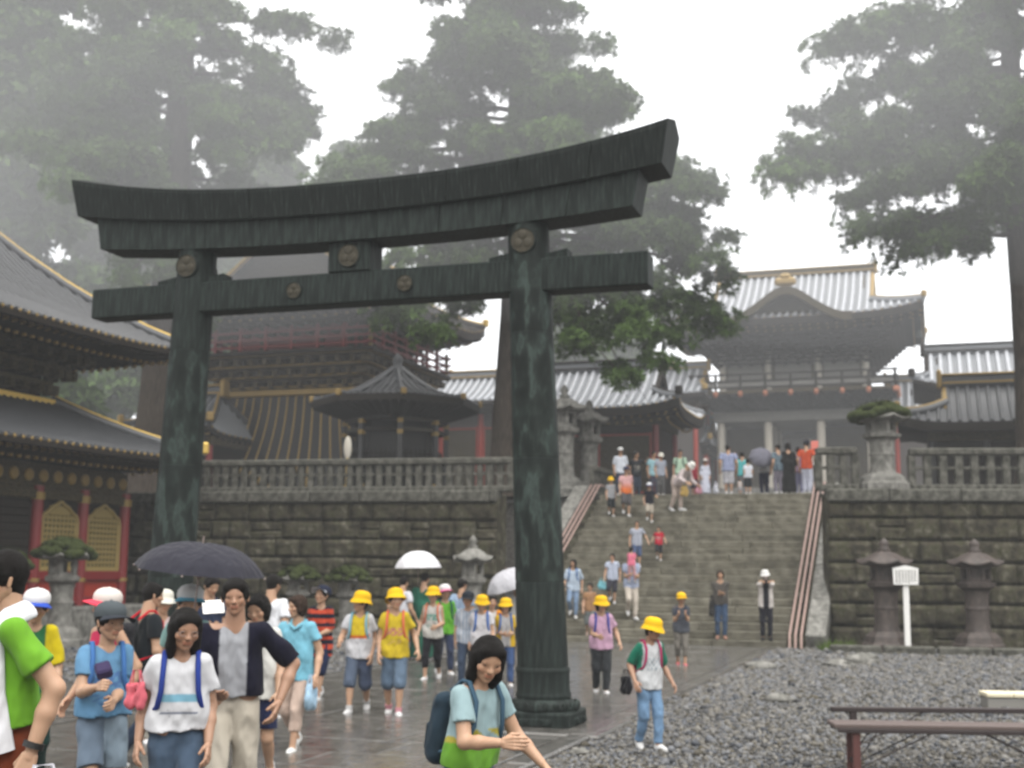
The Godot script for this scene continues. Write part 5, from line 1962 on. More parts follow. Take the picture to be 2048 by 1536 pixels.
func person(label: String, pos: Vector3, yaw: float, H: float, o: Dictionary) -> Node3D:
	var t := thing("person", label, o.get("cat", "child" if o.get("kid", 0.0) > .5 else "person"), pos, yaw, o.get("group", ""))
	var own := RandomNumberGenerator.new()
	own.seed = label.hash()
	yaw += own.randf_range(-.12, .12)
	t.rotation.y = yaw
	var kid: float = o.get("kid", 0.0)
	var far: float = Vector2(pos.x, pos.z).length()
	var cell := clampf(far * .0013, .011, .032) * (H / 1.5)
	var fat: float = o.get("fat", own.randf_range(.94, 1.06))
	var hh := H * lerpf(.134, .156, kid)
	var chin := H - hh
	var shy := chin - H * lerpf(.045, .035, kid)
	var shx: float = H * o.get("wide", lerpf(.102, .083, kid))
	var ank := .042 * H
	var leg := H * lerpf(.5, .485, kid) - ank
	var st: Array = o.get("feet", [Vector3(.045, 0, .13), Vector3(-.045, .02, -.13)])   # left and right ankle over the ground, in body heights
	var hipy := 1e9
	for s in st:
		hipy = minf(hipy, s.y * H + ank + sqrt(maxf(pow(leg * .992, 2) - pow(s.z * H, 2), .01)))
	var drop: float = H * lerpf(.5, .485, kid) - hipy
	shy -= drop
	chin -= drop
	var lean: float = o.get("lean", own.randf_range(-.01, .09))
	var tilt := Basis(Vector3.RIGHT, lean)
	var up := func(v: Vector3) -> Vector3: return Vector3(0, hipy, 0) + tilt * (v - Vector3(0, hipy, 0))
	var skin_c: Color = SKINS[o.get("tone", 0)]
	# joints
	var sh := [up.call(Vector3(shx, shy - .012 * H, 0)), up.call(Vector3(-shx, shy - .012 * H, 0))]
	var hip := [Vector3(.05 * H, hipy, 0), Vector3(-.05 * H, hipy, 0)]
	var hand_to: Array = o.get("hands", [Vector3(.045, -.29, -.04), Vector3(.045, -.29, .09)])   # from the shoulder: outwards, up, forwards, in body heights
	var el := []
	var wr := []
	var kn := []
	var an := []
	for i in 2:
		var sg := 1.0 if i == 0 else -1.0
		var v: Vector3 = hand_to[i]
		var r := bend(sh[i], sh[i] + Vector3(v.x * sg, v.y, v.z) * H, .172 * H, .148 * H, o.get("elbow", Vector3(.28 * sg, -.25, -1.0)) if not o.has("elbows") else o.elbows[i])
		el.append(r[0]); wr.append(r[1])
		r = bend(hip[i], Vector3(st[i].x, 0, st[i].z) * H + Vector3(0, ank + st[i].y * H, 0), leg / 2, leg / 2, Vector3(.12 * sg, .1, 1))
		kn.append(r[0]); an.append(r[1])
	var f := fat
	# the body: one skin from head to ankle
	var p := [
		[up.call(Vector3(0, shy - .03 * H, -.008 * H)), up.call(Vector3(0, chin + hh * .2, .0)), lerpf(.042, .034, kid) * H, lerpf(.034, .03, kid) * H, 0],
		[sh[0].lerp(sh[1], .12), sh[1].lerp(sh[0], .12), .026 * H, .026 * H, 0],
		[up.call(Vector3(.045 * H, shy - .06 * H, 0)), Vector3(.04 * H, hipy + .02 * H, 0), .05 * H * f, .052 * H * f, 0, .8],
		[up.call(Vector3(-.045 * H, shy - .06 * H, 0)), Vector3(-.04 * H, hipy + .02 * H, 0), .05 * H * f, .052 * H * f, 0, .8]]
	for i in 2:
		p.append([sh[i], el[i], .029 * H * f, .025 * H * f, 0])
		p.append([el[i], el[i].lerp(wr[i], .4), .024 * H, .0235 * H * f, 0])
		p.append([el[i].lerp(wr[i], .4), wr[i], .0235 * H * f, .0165 * H, 0])
		p.append([hip[i], kn[i], .046 * H * f, .031 * H * f, 0])
		p.append([kn[i], an[i], .03 * H, .02 * H, 0])
		p.append([kn[i].lerp(an[i], .2) + Vector3(0, 0, -.008 * H), kn[i].lerp(an[i], .5) + Vector3(0, 0, -.008 * H), .03 * H * f, .027 * H, 0])
		p.append([an[i], an[i] + Vector3(0, -.03 * H, .02 * H), .02 * H, .02 * H, 0])
	var g := G.new()
	var plain := func(_q): return skin_c
	sdf(g, p, cell, .012 * H, plain)
	var look: Basis = tilt * Basis.from_euler(Vector3(o.get("nod", own.randf_range(-.08, .2)), o.get("turn", own.randf_range(-.4, .4)), own.randf_range(-.08, .08)))
	var head_xf := Transform3D(look.scaled(Vector3.ONE * hh), up.call(Vector3(0, chin, .012 * H)) + look * Vector3(0, hh * .5, 0))
	var hd: G = heads.child if kid > .5 else heads.adult
	var hg := G.new()
	hg.join(hd, head_xf)
	for i in hg.c.size(): hg.c[i] = hg.c[i] * skin_c
	g.join(hg)
	for i in 2:
		var sg := 1.0 if i == 0 else -1.0
		var y: Vector3 = (el[i] - wr[i]).normalized()
		var aim: Vector3 = o.thumbs[i] if o.has("thumbs") else Vector3(-.25 * sg, .1, 1)
		var z := (aim - y * aim.dot(y)).normalized()
		var x := y.cross(z)
		var s := .108 * H * lerpf(1.0, .96, kid)
		var hand: G = hands[o.get("grip", ["rest", "rest"])[i]]
		g.join(hand, Transform3D(Basis(x * s * sg, y * s, z * s), wr[i] - y * .01 * H), skin_c)
	obj("body", g, M.skin, t)
	# clothes
	var top: Array = o.get("top", ["tee", Color(.6, .6, .6)])
	var sleeve: float = {"tee": .62, "tank": .0, "long": 2.0, "half": .95, "polo": .5, "robe": 1.6}[top[0]]
	var hem: float = o.get("hem", .47)
	var tc: Color = top[1]
	var pat: String = top[2] if top.size() > 2 else ""
	var c2: Color = top[3] if top.size() > 3 else tc
	var c3: Color = top[4] if top.size() > 4 else c2
	var paint := func(q: Vector3) -> Color:
		var y := q.y / H
		var x := absf(q.x) / H
		var front := q.z > -.01
		match pat:
			"stripe":
				return tc if fposmod(y * 13.5, 1.0) < .5 else c2
			"yoke":      # a panel over the breast and a band under it
				if front and x < .075 and y > .64: return c2
				if front and x < .09 and y > .605 and y <= .645: return c3
			"print":
				var w := sin(q.x * 120 / H + 4 * sin(q.y * 90)) * sin(q.y * 150 / H)
				if front and x < .07 and y > .63 and y < .7 and w > -.25: return c2
				if front and x < .06 and y > .56 and y < .61 and w > .1: return c3
			"raglan":
				if x > .085 and y > .6: return c2
				if front and x < .06 and y > .6 and y < .69 and sin(q.x * 170 / H) * sin(q.y * 130 / H) > .1: return c3
			"lines":
				if front and x < .075 and y > .63 and y < .66: return c2
				if front and x < .07 and y > .58 and y < .61 and fposmod(y * 90, 1.0) < .4: return c3
			"hem":
				if y < .6: return c2
				if y < .645 and sin(q.x * 60 / H + q.y * 80) > .1: return c3
			"vstripe":
				return tc if fposmod(q.x / H * 28.0, 1.0) < .55 else c2
			"fade":
				return tc.lerp(c2, smoothstep(.72, .52, y))
			"side":
				if x > .055: return c2
			"open":
				if front and x < .05: return c2
		return tc
	var th := .012 * H
	p = [
		[sh[0].lerp(sh[1], .1) + Vector3(0, -.008 * H, 0), sh[1].lerp(sh[0], .1) + Vector3(0, -.008 * H, 0), .027 * H + th * .5, .027 * H + th * .5, 0, .95],
		[up.call(Vector3(.04 * H, shy - .06 * H, 0)), Vector3(.04 * H, hem * H - drop, 0), .05 * H * f + th, .064 * H * f + th * 1.3, 1, .86],
		[up.call(Vector3(-.04 * H, shy - .06 * H, 0)), Vector3(-.04 * H, hem * H - drop, 0), .05 * H * f + th, .064 * H * f + th * 1.3, 1, .86]]
	for i in 2:
		if sleeve <= 0: continue
		var e: Vector3 = sh[i].lerp(el[i], minf(sleeve, 1.0))
		p.append([sh[i], e, .022 * H * f + th, (.029 if sleeve < 1.5 else .026) * H * f + th, 1 if sleeve < 1.0 else 0])
		if sleeve > 1.0: p.append([el[i], el[i].lerp(wr[i], sleeve - 1.08), .027 * H + th, .026 * H + th, 1])
	if top[0] == "robe":
		p.append([Vector3(0, hipy + .1 * H, 0), Vector3(0, .06 * H, 0), .11 * H, .15 * H, 1, .85])
	g = G.new()
	sdf(g, p, cell, .014 * H, paint, .006 * H if far < 24 else .004 * H, 33.0 / H)
	obj({"tank": "vest", "robe": "robe", "long": "jacket", "half": "shirt"}.get(top[0], "shirt"), g, M.cloth, t)
	if top[0] == "polo":
		g = G.new()
		g.tube([up.call(Vector3(.05 * H, shy + .022 * H, -.02 * H)), up.call(Vector3(.0, shy + .03 * H, -.045 * H)), up.call(Vector3(-.05 * H, shy + .022 * H, -.02 * H)), up.call(Vector3(-.03 * H, shy - .005 * H, .045 * H)), up.call(Vector3(0, shy - .03 * H, .05 * H)), up.call(Vector3(.03 * H, shy - .005 * H, .045 * H)), up.call(Vector3(.05 * H, shy + .022 * H, -.02 * H))], [.012 * H], 6, true)
		put("collar", g.mesh(), tinted(tc), t)
	var bot: Array = o.get("bottom", ["long", Color(.05, .06, .09)])
	if bot[0] != "none":
		var bc: Color = bot[1]
		var bc2: Color = bot[2] if bot.size() > 2 else bc
		p = [[Vector3(.045 * H, hipy + .035 * H, 0), Vector3(-.045 * H, hipy + .035 * H, 0), .054 * H * f + .004 * H, .054 * H * f + .004 * H, 0, .82], [Vector3(.035 * H, hipy + .085 * H, 0), Vector3(-.035 * H, hipy + .085 * H, 0), .047 * H * f + .004 * H, .047 * H * f + .004 * H, 0, .84]]
		var to: float = {"shorts": .78, "knee": 1.12, "capri": 1.55, "long": 1.93, "wide": 1.95}[bot[0]]
		for i in 2:
			var loose := 1.22 if bot[0] in ["shorts", "wide", "knee"] else 1.0
			var e: Vector3 = hip[i].lerp(kn[i], minf(to, 1.0))
			p.append([hip[i], e, .05 * H * f + .006 * H, lerpf(.052, .038 * loose, minf(to, 1.0)) * H * f + .006 * H, 1 if to < 1.0 else 0])
			if to > 1.0:
				p.append([kn[i], kn[i].lerp(an[i], to - 1.0), .038 * H * f * loose + .004 * H, (.031 if to > 1.3 else .036) * H * loose + .004 * H, 1])
		g = G.new()
		sdf(g, p, cell, .013 * H, func(q): return bc if bot.size() < 3 or q.x > 0 else bc2, .004 * H, 40.0 / H)
		obj("trousers" if to > 1.3 else "shorts", g, M.cloth, t)
	for i in 2:
		var fl: float = .158 * H
		var pitch: float = -o.get("toe", [0.0, .45])[i] if st[i].y > .008 or o.has("toe") else 0.0
		var b := Basis(Vector3.UP, .14 if i == 0 else -.14) * Basis(Vector3.RIGHT, -pitch)
		put("shoe", extra.shoe, tinted(o.get("shoes", Color(.7, .7, .7))), t, Transform3D(b.scaled(Vector3.ONE * fl), an[i] + b * Vector3(0, -ank, .02 * H)))
		if o.has("socks"):
			g = G.new()
			g.tube([an[i] + Vector3(0, -.01, 0), an[i].lerp(kn[i], .18)], [.025 * H, .029 * H], 10)
			put("sock", g.mesh(), tinted(o.socks), t)
	# head parts
	if far < 40:
		for s in [-1, 1]:
			put("eye", extra["eye%d" % s], M.glossy, t, head_xf)
			put("eyebrow", extra["brow%d" % s], M.hair, t, head_xf)
		put("mouth", extra.mouth, M.glossy, t, head_xf)
	var hair: String = o.get("hair", "short")
	var hat: Array = o.get("hat", [])
	if hair != "none":
		put("hair", hair_mesh(hair, hat.size() > 0), M.hair if not o.has("hair_color") else tinted(o.hair_color), t, head_xf)
	if hat.size():
		var hx: Transform3D = head_xf * Transform3D(Basis(Vector3.RIGHT, o.get("hat_tilt", -.1)).scaled(Vector3.ONE * 1.06), Vector3(0, .0, 0))
		if hat[0] == "brim":
			var ht := put("hat", extra.brim_hat, tinted(hat[1]), t, hx)
			if hat.size() > 2: put("hat_band", extra.hat_band, tinted(hat[2]), ht)
		else:
			var ht := put("cap", extra.cap_crown, tinted(hat[1]), t, hx)
			put("visor", extra.cap_visor, tinted(hat[2] if hat.size() > 2 else hat[1]), ht)
	if o.has("glasses"):
		g = G.new()
		for s in [-1, 1]:
			var ring := []
			for k in 13: ring.append(Vector3(s * .14 + cos(TAU * k / 12) * .085, -.01 + sin(TAU * k / 12) * .06, .36 - absf(cos(TAU * k / 12) * .085 + .14) * .12))
			g.tube(ring, [.009], 5, false)
			g.tube([Vector3(s * .225, .0, .32), Vector3(s * .35, .01, .0)], [.009], 5)
		put("glasses", g.mesh(), M.steel, t, head_xf)
	if o.has("towel"):
		g = G.new()
		g.col = Color(.78, .79, .83)
		var tp := []
		for v in [[.112, -.3, .04], [.11, -.16, .062], [.09, -.03, .055], [.052, .02, .0], [.028, .035, -.045], [-.028, .035, -.045], [-.052, .02, .0], [-.07, -.04, .055], [-.075, -.2, .07]]:
			tp.append(up.call(Vector3(v[0] * H, shy + v[1] * H, v[2] * H)))
		g.tube(tp, [.036 * H, .038 * H, .035 * H, .028 * H, .028 * H], 12, true, .5)
		obj("towel", g, M.cloth, t)
		g = G.new()
		var wd: Vector3 = (wr[0] - el[0]).normalized()
		g.tube([wr[0] - wd * .03, wr[0] - wd * .005], [.026 * H], 14)
		put("wristband", g.mesh(), M.black_lacquer, t)
	# what is worn on the back stays a thing of its own
	if o.has("pack"):
		var pk: Array = o.pack
		var b := thing("backpack", pk[0], "backpack", pos, yaw, "backpacks worn by the walkers")
		var z := -.062 * H * f - th
		var size: Vector3 = Vector3(.17, .235, .085) * H * (pk[3] if pk.size() > 3 else 1.0)
		var c := Vector3(0, shy - .05 * H - size.y * .42, z - size.z * .5)
		var xf := Transform3D(tilt, up.call(c))
		if pk[1].a > 0:
			g = G.new()
			g.col = pk[1]
			sdf(g, [[Vector3(size.x * .22, size.y * .3, 0), Vector3(size.x * .26, -size.y * .32, 0), size.x * .24, size.x * .26, 0, .9], [Vector3(-size.x * .22, size.y * .3, 0), Vector3(-size.x * .26, -size.y * .32, 0), size.x * .24, size.x * .26, 0, .9]], cell * 1.1, .03 * H, func(_q): return pk[1], .003 * H, 40.0 / H)
			put("bag", g.mesh(), M.cloth, b, xf)
			g = G.new()
			g.box(at(0, -size.y * .18, -size.z * .55), Vector3(size.x * .7, size.y * .42, size.z * .4), .02)
			put("pocket", g.mesh(), tinted(pk[4] if pk.size() > 4 else pk[1] * .8), b, xf)
		for s in [-1, 1]:
			var sx: float = .062 * H * s
			var zf := .062 * H * f * .76 + th * 1.6
			g = G.new()
			g.tube([up.call(Vector3(sx, shy - .02 * H, z)), up.call(Vector3(sx, shy + .028 * H, -.02 * H)), up.call(Vector3(sx, shy + .03 * H, .012 * H)), up.call(Vector3(sx * 1.02, shy - .03 * H, zf * .92)), up.call(Vector3(sx * 1.1, shy - .11 * H, zf * 1.02)), up.call(Vector3(sx * 1.3, shy - .17 * H, zf * .8)), up.call(Vector3(sx * 1.75, shy - .21 * H, .0)), up.call(Vector3(sx * 1.3, shy - .24 * H, z))], [.0105 * H], 8, true, .65)
			put("strap", g.mesh(), tinted(pk[2]), b)
	return t

func hair_mesh(style: String, under_hat: bool) -> ArrayMesh:
	var key := style + ("_hat" if under_hat else "")
	if not extra.has(key):
		var g: G = hairs[style]
		if under_hat:    # pressed flat where the hat sits
			var h := G.new()
			h.join(g)
			for i in h.v.size():
				var q := h.v[i]
				if q.y > .12:
					var c := Vector3(0, .12, -.04)
					var d := q - c
					h.v[i] = c + d.limit_length(.385)
			g = h
		extra[key] = g.mesh()
	return extra[key]

var tints := {}
func tinted(c: Color) -> StandardMaterial3D:
	var key := c.to_html()
	if not tints.has(key):
		var m := StandardMaterial3D.new()
		m.resource_name = "cloth_" + key
		m.albedo_color = Color(c.r * .76, c.g * .76, c.b * .76).linear_to_srgb()
		m.roughness = .85
		m.metallic_specular = .25
		m.rim_enabled = true
		m.rim = .12
		m.rim_tint = .6
		tints[key] = m
	return tints[key]
func umbrella(label: String, apex: Vector3, tilt: Basis, r: float, deep: float, col: Color, shaft: float, panels := 8) -> void:
	var t := thing("umbrella", label, "umbrella", apex - tilt * Vector3(0, shaft, 0))
	t.basis = tilt
	var rows := []
	for j in 9:
		var f := j / 8.0
		var row := PackedVector3Array()
		for k in panels * 6:
			var a := TAU * k / (panels * 6)
			var s := fposmod(k / 6.0, 1.0)
			var belly := sin(s * PI)
			var rr := r * sin(f * 1.28) / sin(1.28) * (1.0 - .075 * belly * f)
			var y := -deep * (1 - cos(f * 1.28)) / (1 - cos(1.28)) + .035 * r * belly * sin(f * PI)
			row.append(Vector3(cos(a) * rr, shaft + y, sin(a) * rr))
		rows.append(row)
	var g := G.new()
	g.col = col
	g.grid(rows, true)
	obj("canopy", g, M.cloth, t)
	g = G.new()
	g.tube([Vector3(0, .05, 0), Vector3(0, shaft + .05, 0)], [.006], 8)
	obj("shaft", g, M.steel, t)
	g = G.new()
	g.tube([Vector3(0, .1, 0), Vector3(0, 0, 0), Vector3(.015, -.03, 0), Vector3(.045, -.035, 0), Vector3(.06, 0, 0)], [.013], 8)
	obj("handle", g, M.black_lacquer, t)
	for k in panels:
		var a := TAU * k / panels
		g = G.new()
		var path := []
		for j in 9:
			var f := j / 8.0
			path.append(Vector3(cos(a) * r * sin(f * 1.28) / sin(1.28), shaft - .008 - deep * (1 - cos(f * 1.28)) / (1 - cos(1.28)), sin(a) * r * sin(f * 1.28) / sin(1.28)))
		g.tube(path, [.003], 4)
		g.tube([Vector3(0, shaft - .26, 0), path[4]], [.0025], 4)
		g.ball(path[8], Vector3.ONE * .008, 6, 4)
		obj("rib", g, M.steel, t)

func carried(called: String, label: String, cat: String, pos: Vector3, size: Vector3, col: Color, loops := true, seed_ := 1) -> void:
	var t := thing(called, label, cat, pos, seed_ * .7, "bags carried by the walkers")
	var g := G.new()
	var w := size * .5
	sdf(g, [[Vector3(-w.x * .5, w.y * .45, 0), Vector3(-w.x * .55, -w.y * .45, 0), w.x * .42, w.x * .5, 0, size.z / size.x], [Vector3(w.x * .5, w.y * .4, 0), Vector3(w.x * .5, -w.y * .45, 0), w.x * .42, w.x * .5, 0, size.z / size.x]], size.x * .07, size.x * .2, func(_q): return col, size.x * .035, 9.0 / size.x)
	obj("bag", g, M.cloth, t)
	if loops:
		for s in [-1, 1]:
			g = G.new()
			g.tube([Vector3(-w.x * .5, w.y * .6, s * w.z * .3), Vector3(-w.x * .3, w.y * 1.3, s * w.z * .1), Vector3(w.x * .3, w.y * 1.3, s * w.z * .1), Vector3(w.x * .5, w.y * .6, s * w.z * .3)], [size.x * .03], 6)
			put("handle", g.mesh(), tinted(col), t)

func people() -> void:
	prepare_people()
	person("youth in bright green T-shirt with white towel round the neck", Vector3(-2.12, 0.00, -5.50), -0.95, 1.70, {"kid": 0.3, "top": ["tee", Color(.15, .37, .03)], "hem": .57, "bottom": ["wide", Color(.2, .05, .022)], "hair": "short", "hands": [Vector3(.04, -.28, -.05), Vector3(.05, -.26, .0)], "turn": .15, "wide": .112, "fat": 1.0, "towel": 1, "grip": ["grip", "rest"], "feet": [Vector3(.045, .0, .13), Vector3(-.045, .03, -.14)]})
	person("child in white and blue cap with yellow-sleeved green jacket", Vector3(-3.47, 0.00, -9.30), 0.35, 1.45, {"kid": 1.0, "top": ["half", Color(.02, .13, .05), "side", Color(.62, .5, .015)], "bottom": ["long", Color(.015, .05, .04)], "hat": ["cap", Color(.75, .75, .75), Color(.03, .08, .45)], "feet": [Vector3(.045, .03, -.14), Vector3(-.045, .0, .13)], "toe": [.45, 0.0], "hands": [Vector3(.045, -.29, .09), Vector3(.045, -.29, -.04)]})
	person("boy in sky-blue T-shirt and grey cap holding a small dark case", Vector3(-2.43, 0.00, -7.70), 0.50, 1.40, {"kid": 1.0, "top": ["tee", Color(.13, .29, .47), "print", Color(.08, .17, .36), Color(.09, .2, .4)], "hem": .53, "bottom": ["shorts", Color(.24, .31, .38), Color(.15, .2, .27)], "hat": ["cap", Color(.075, .09, .1), Color(.03, .035, .045)], "turn": .45, "feet": [Vector3(.045, .03, -.12), Vector3(-.045, .0, .12)], "toe": [.45, 0.0], "hands": [Vector3(-.07, -.19, .17), Vector3(-.02, -.13, .2)], "thumbs": [Vector3(-.2, 1, .1), Vector3(.2, 1, .1)], "grip": ["rest", "grip"], "pack": ["blue backpack on the boy in sky-blue", Color(.06, .16, .4), Color(.06, .17, .42)]})
	person("long-haired girl with glasses in white printed T-shirt", Vector3(-1.77, 0.00, -6.90), 0.20, 1.41, {"kid": 1.0, "top": ["tee", Color(.64, .65, .68), "lines", Color(.2, .42, .55), Color(.12, .14, .2)], "hem": .55, "bottom": ["long", Color(.07, .105, .16)], "hair": "long", "glasses": 1, "turn": .3, "nod": .16, "tone": 2, "hands": [Vector3(.03, -.29, .05), Vector3(.06, -.285, .0)], "pack": ["dark blue backpack on the long-haired girl", Color(.02, .035, .14), Color(.025, .05, .26)], "feet": [Vector3(.045, .0, .13), Vector3(-.045, .03, -.14)]})
	person("man in open black shirt over grey tee and cream trousers", Vector3(-1.62, 0.00, -7.50), 0.10, 1.57, {"top": ["half", Color(.010, .010, .022), "open", Color(.34, .35, .38)], "hem": .575, "bottom": ["long", Color(.56, .51, .43)], "hair": "short", "wide": .104, "fat": 1.0, "tone": 2, "hands": [Vector3(.07, -.25, .04), Vector3(-.02, -.2, .14)], "elbows": [Vector3(1, 0, -.5), Vector3(-.6, -.4, -.6)], "feet": [Vector3(.045, .03, -.14), Vector3(-.045, .0, .13)], "toe": [.45, 0.0]})
	person("woman in turquoise polo shirt and beige cropped trousers", Vector3(-1.88, 0.00, -11.31), -0.30, 1.39, {"kid": 0.4, "top": ["polo", Color(.19, .47, .6)], "hem": .47, "bottom": ["capri", Color(.56, .43, .36)], "hair": "bob", "hair_color": Color(.035, .022, .016), "turn": -.7, "hands": [Vector3(.06, -.29, .04), Vector3(.02, -.27, .1)], "shoes": Color(.72, .72, .7), "feet": [Vector3(.045, .0, .13), Vector3(-.045, .03, -.14)]})
	person("dark-haired girl peering past the man in the black shirt", Vector3(-1.88, 0.00, -9.60), 0.00, 1.43, {"kid": 1.0, "top": ["tee", Color(.7, .7, .66)], "bottom": ["shorts", Color(.02, .03, .08)], "hair": "bob", "feet": [Vector3(.045, .03, -.14), Vector3(-.045, .0, .13)], "toe": [.45, 0.0], "hands": [Vector3(.045, -.29, .09), Vector3(.045, -.29, -.04)]})
	person("person in plain white shirt seen from behind the turquoise polo", Vector3(-2.54, 0.00, -13.50), 2.90, 1.53, {"top": ["tee", Color(.74, .76, .8)], "bottom": ["long", Color(.03, .035, .05)], "feet": [Vector3(.05, 0, .02), Vector3(-.05, 0, -.01)], "hands": [Vector3(.035, -.3, .02), Vector3(.035, -.3, .03)]})
	person("boy in orange and navy striped shirt with dark cap", Vector3(-2.32, 0.00, -15.62), -0.25, 1.41, {"kid": 1.0, "top": ["half", Color(.6, .085, .04), "stripe", Color(.010, .012, .03)], "hem": .4, "bottom": ["knee", Color(.015, .022, .06)], "hat": ["cap", Color(.02, .025, .05), Color(.6, .62, .66)], "hat_tilt": -.35, "turn": -.35, "nod": -.15, "hands": [Vector3(-.03, -.2, .14), Vector3(.03, -.26, .06)], "feet": [Vector3(.045, .0, .13), Vector3(-.045, .03, -.14)]})
	person("girl in yellow hat and white tee with yellow breast panel", Vector3(-1.68, 0.00, -14.28), -0.10, 1.36, {"kid": 1.0, "top": ["tee", Color(.6, .61, .64), "yoke", Color(.64, .48, .03), Color(.6, .14, .02)], "bottom": ["knee", Color(.06, .08, .13), Color(.1, .13, .19)], "hair": "short", "hat": ["brim", Color(.82, .5, .015)], "turn": -.85, "hands": [Vector3(.03, -.29, .03), Vector3(.05, -.19, .15)], "socks": Color(.6, .6, .6), "pack": ["backpack with pale blue straps on the girl in the white tee", Color(.12, .3, .42), Color(.22, .42, .5)], "feet": [Vector3(.045, .03, -.14), Vector3(-.045, .0, .13)], "toe": [.45, 0.0]})
	person("boy in yellow hat and yellow T-shirt with faded pink print", Vector3(-1.26, 0.00, -14.03), 0.05, 1.38, {"kid": 1.0, "top": ["tee", Color(.6, .45, .03), "print", Color(.5, .2, .16), Color(.52, .35, .1)], "bottom": ["knee", Color(.13, .19, .27), Color(.09, .13, .19)], "hair": "short", "hat": ["brim", Color(.82, .5, .015)], "hat_tilt": -.3, "hands": [Vector3(.1, -.26, .04), Vector3(.04, -.29, .04)], "socks": Color(.65, .3, .35), "pack": ["backpack with salmon straps on the boy in yellow", Color(.3, .06, .03), Color(.68, .17, .08)], "feet": [Vector3(.042, .0, .07), Vector3(-.042, .015, -.08)]})
	person("child in yellow hat and white sleeveless top with green print", Vector3(-1.12, 0.00, -18.52), -0.15, 1.36, {"kid": 1.0, "top": ["tank", Color(.6, .59, .55), "print", Color(.12, .32, .26), Color(.3, .4, .36)], "bottom": ["capri", Color(.012, .013, .018)], "hat": ["brim", Color(.82, .5, .015)], "hands": [Vector3(-.01, -.2, .13), Vector3(.06, -.27, .06)], "pack": ["backpack with orange straps on the child in the sleeveless top", Color(.4, .1, .05), Color(.65, .2, .1)], "feet": [Vector3(.045, .03, -.14), Vector3(-.045, .0, .13)], "toe": [.45, 0.0]})
	person("child in bright green shirt with white and pink cap", Vector3(-1.00, 0.00, -19.50), 0.25, 1.39, {"kid": 1.0, "top": ["tee", Color(.13, .42, .04)], "bottom": ["long", Color(.03, .04, .08)], "hat": ["cap", Color(.72, .7, .7), Color(.7, .12, .3)], "pack": ["dark green backpack on the child in bright green", Color(.01, .06, .05), Color(.01, .09, .08)], "feet": [Vector3(.045, .0, .13), Vector3(-.045, .03, -.14)]})
	person("child in yellow hat and white V-necked tee with blue straps", Vector3(-0.39, 0.00, -17.51), 0.00, 1.27, {"kid": 1.0, "top": ["tee", Color(.7, .69, .72)], "bottom": ["knee", Color(.02, .03, .06)], "hat": ["brim", Color(.82, .5, .015)], "pack": ["backpack with royal blue straps on the child in white", Color(.02, .1, .4), Color(.02, .14, .5)], "feet": [Vector3(.045, .03, -.14), Vector3(-.045, .0, .13)], "toe": [.45, 0.0], "hands": [Vector3(.045, -.29, .09), Vector3(.045, -.29, -.04)]})
	person("child in yellow hat half hidden by the bronze pillar", Vector3(-0.06, 0.00, -17.69), 0.10, 1.22, {"kid": 1.0, "top": ["tee", Color(.45, .45, .46), "side", Color(.66, .42, .02)], "bottom": ["long", Color(.05, .09, .2)], "hair": "bob", "hat": ["brim", Color(.82, .5, .015)], "hands": [Vector3(-.04, -.18, .14), Vector3(-.04, -.18, .14)], "pack": ["blue-strapped backpack beside the bronze pillar", Color(.02, .1, .35), Color(.02, .14, .45)], "feet": [Vector3(.045, .0, .13), Vector3(-.045, .03, -.14)]})
	person("long-haired girl in aqua and green tee striding past the bronze pillar", Vector3(-0.19, 0.00, -6.15), 0.75, 1.33, {"kid": 1.0, "top": ["tee", Color(.3, .42, .45), "hem", Color(.15, .36, .04), Color(.4, .36, .06)], "hem": .54, "bottom": ["long", Color(.05, .085, .19)], "hair": "long", "turn": -.45, "nod": .26, "lean": .16, "tone": 0, "hands": [Vector3(.1, -.25, .14), Vector3(.0, -.15, .2)], "thumbs": [Vector3(-.4, .1, 1), Vector3(.2, 1, .3)], "pack": ["dark slate backpack on the girl striding past the pillar", Color(.025, .045, .065), Color(.05, .1, .15), 1.15], "feet": [Vector3(.045, .0, .13), Vector3(-.045, .03, -.14)]})
	person("child in yellow hat and pink T-shirt with blue harness straps", Vector3(1.20, 0.00, -16.70), 0.02, 1.27, {"kid": 1.0, "top": ["tee", Color(.6, .38, .52)], "bottom": ["long", Color(.035, .037, .042)], "hair": "bob", "hat": ["brim", Color(.82, .5, .015)], "fat": 1.12, "hands": [Vector3(.1, -.25, .04), Vector3(-.03, -.19, .14)], "pack": ["blue backpack on the child in pink", Color(.02, .05, .3), Color(.025, .06, .34)], "feet": [Vector3(.042, .0, .07), Vector3(-.042, .015, -.08)]})
	person("small child in yellow hat, green-sleeved white tee and pale jeans", Vector3(1.27, 0.00, -11.67), 0.35, 1.18, {"kid": 1.0, "top": ["half", Color(.62, .64, .66), "raglan", Color(.015, .16, .1), Color(.3, .36, .4)], "bottom": ["long", Color(.17, .29, .45)], "hat": ["brim", Color(.82, .5, .015)], "turn": .55, "nod": .2, "tone": 2, "hands": [Vector3(.08, -.27, .05), Vector3(.07, -.26, .03)], "pack": ["crimson backpack on the child in pale jeans", Color(.25, .015, .07), Color(.4, .03, .12), .9], "feet": [Vector3(.042, .0, .07), Vector3(-.042, .015, -.08)]})
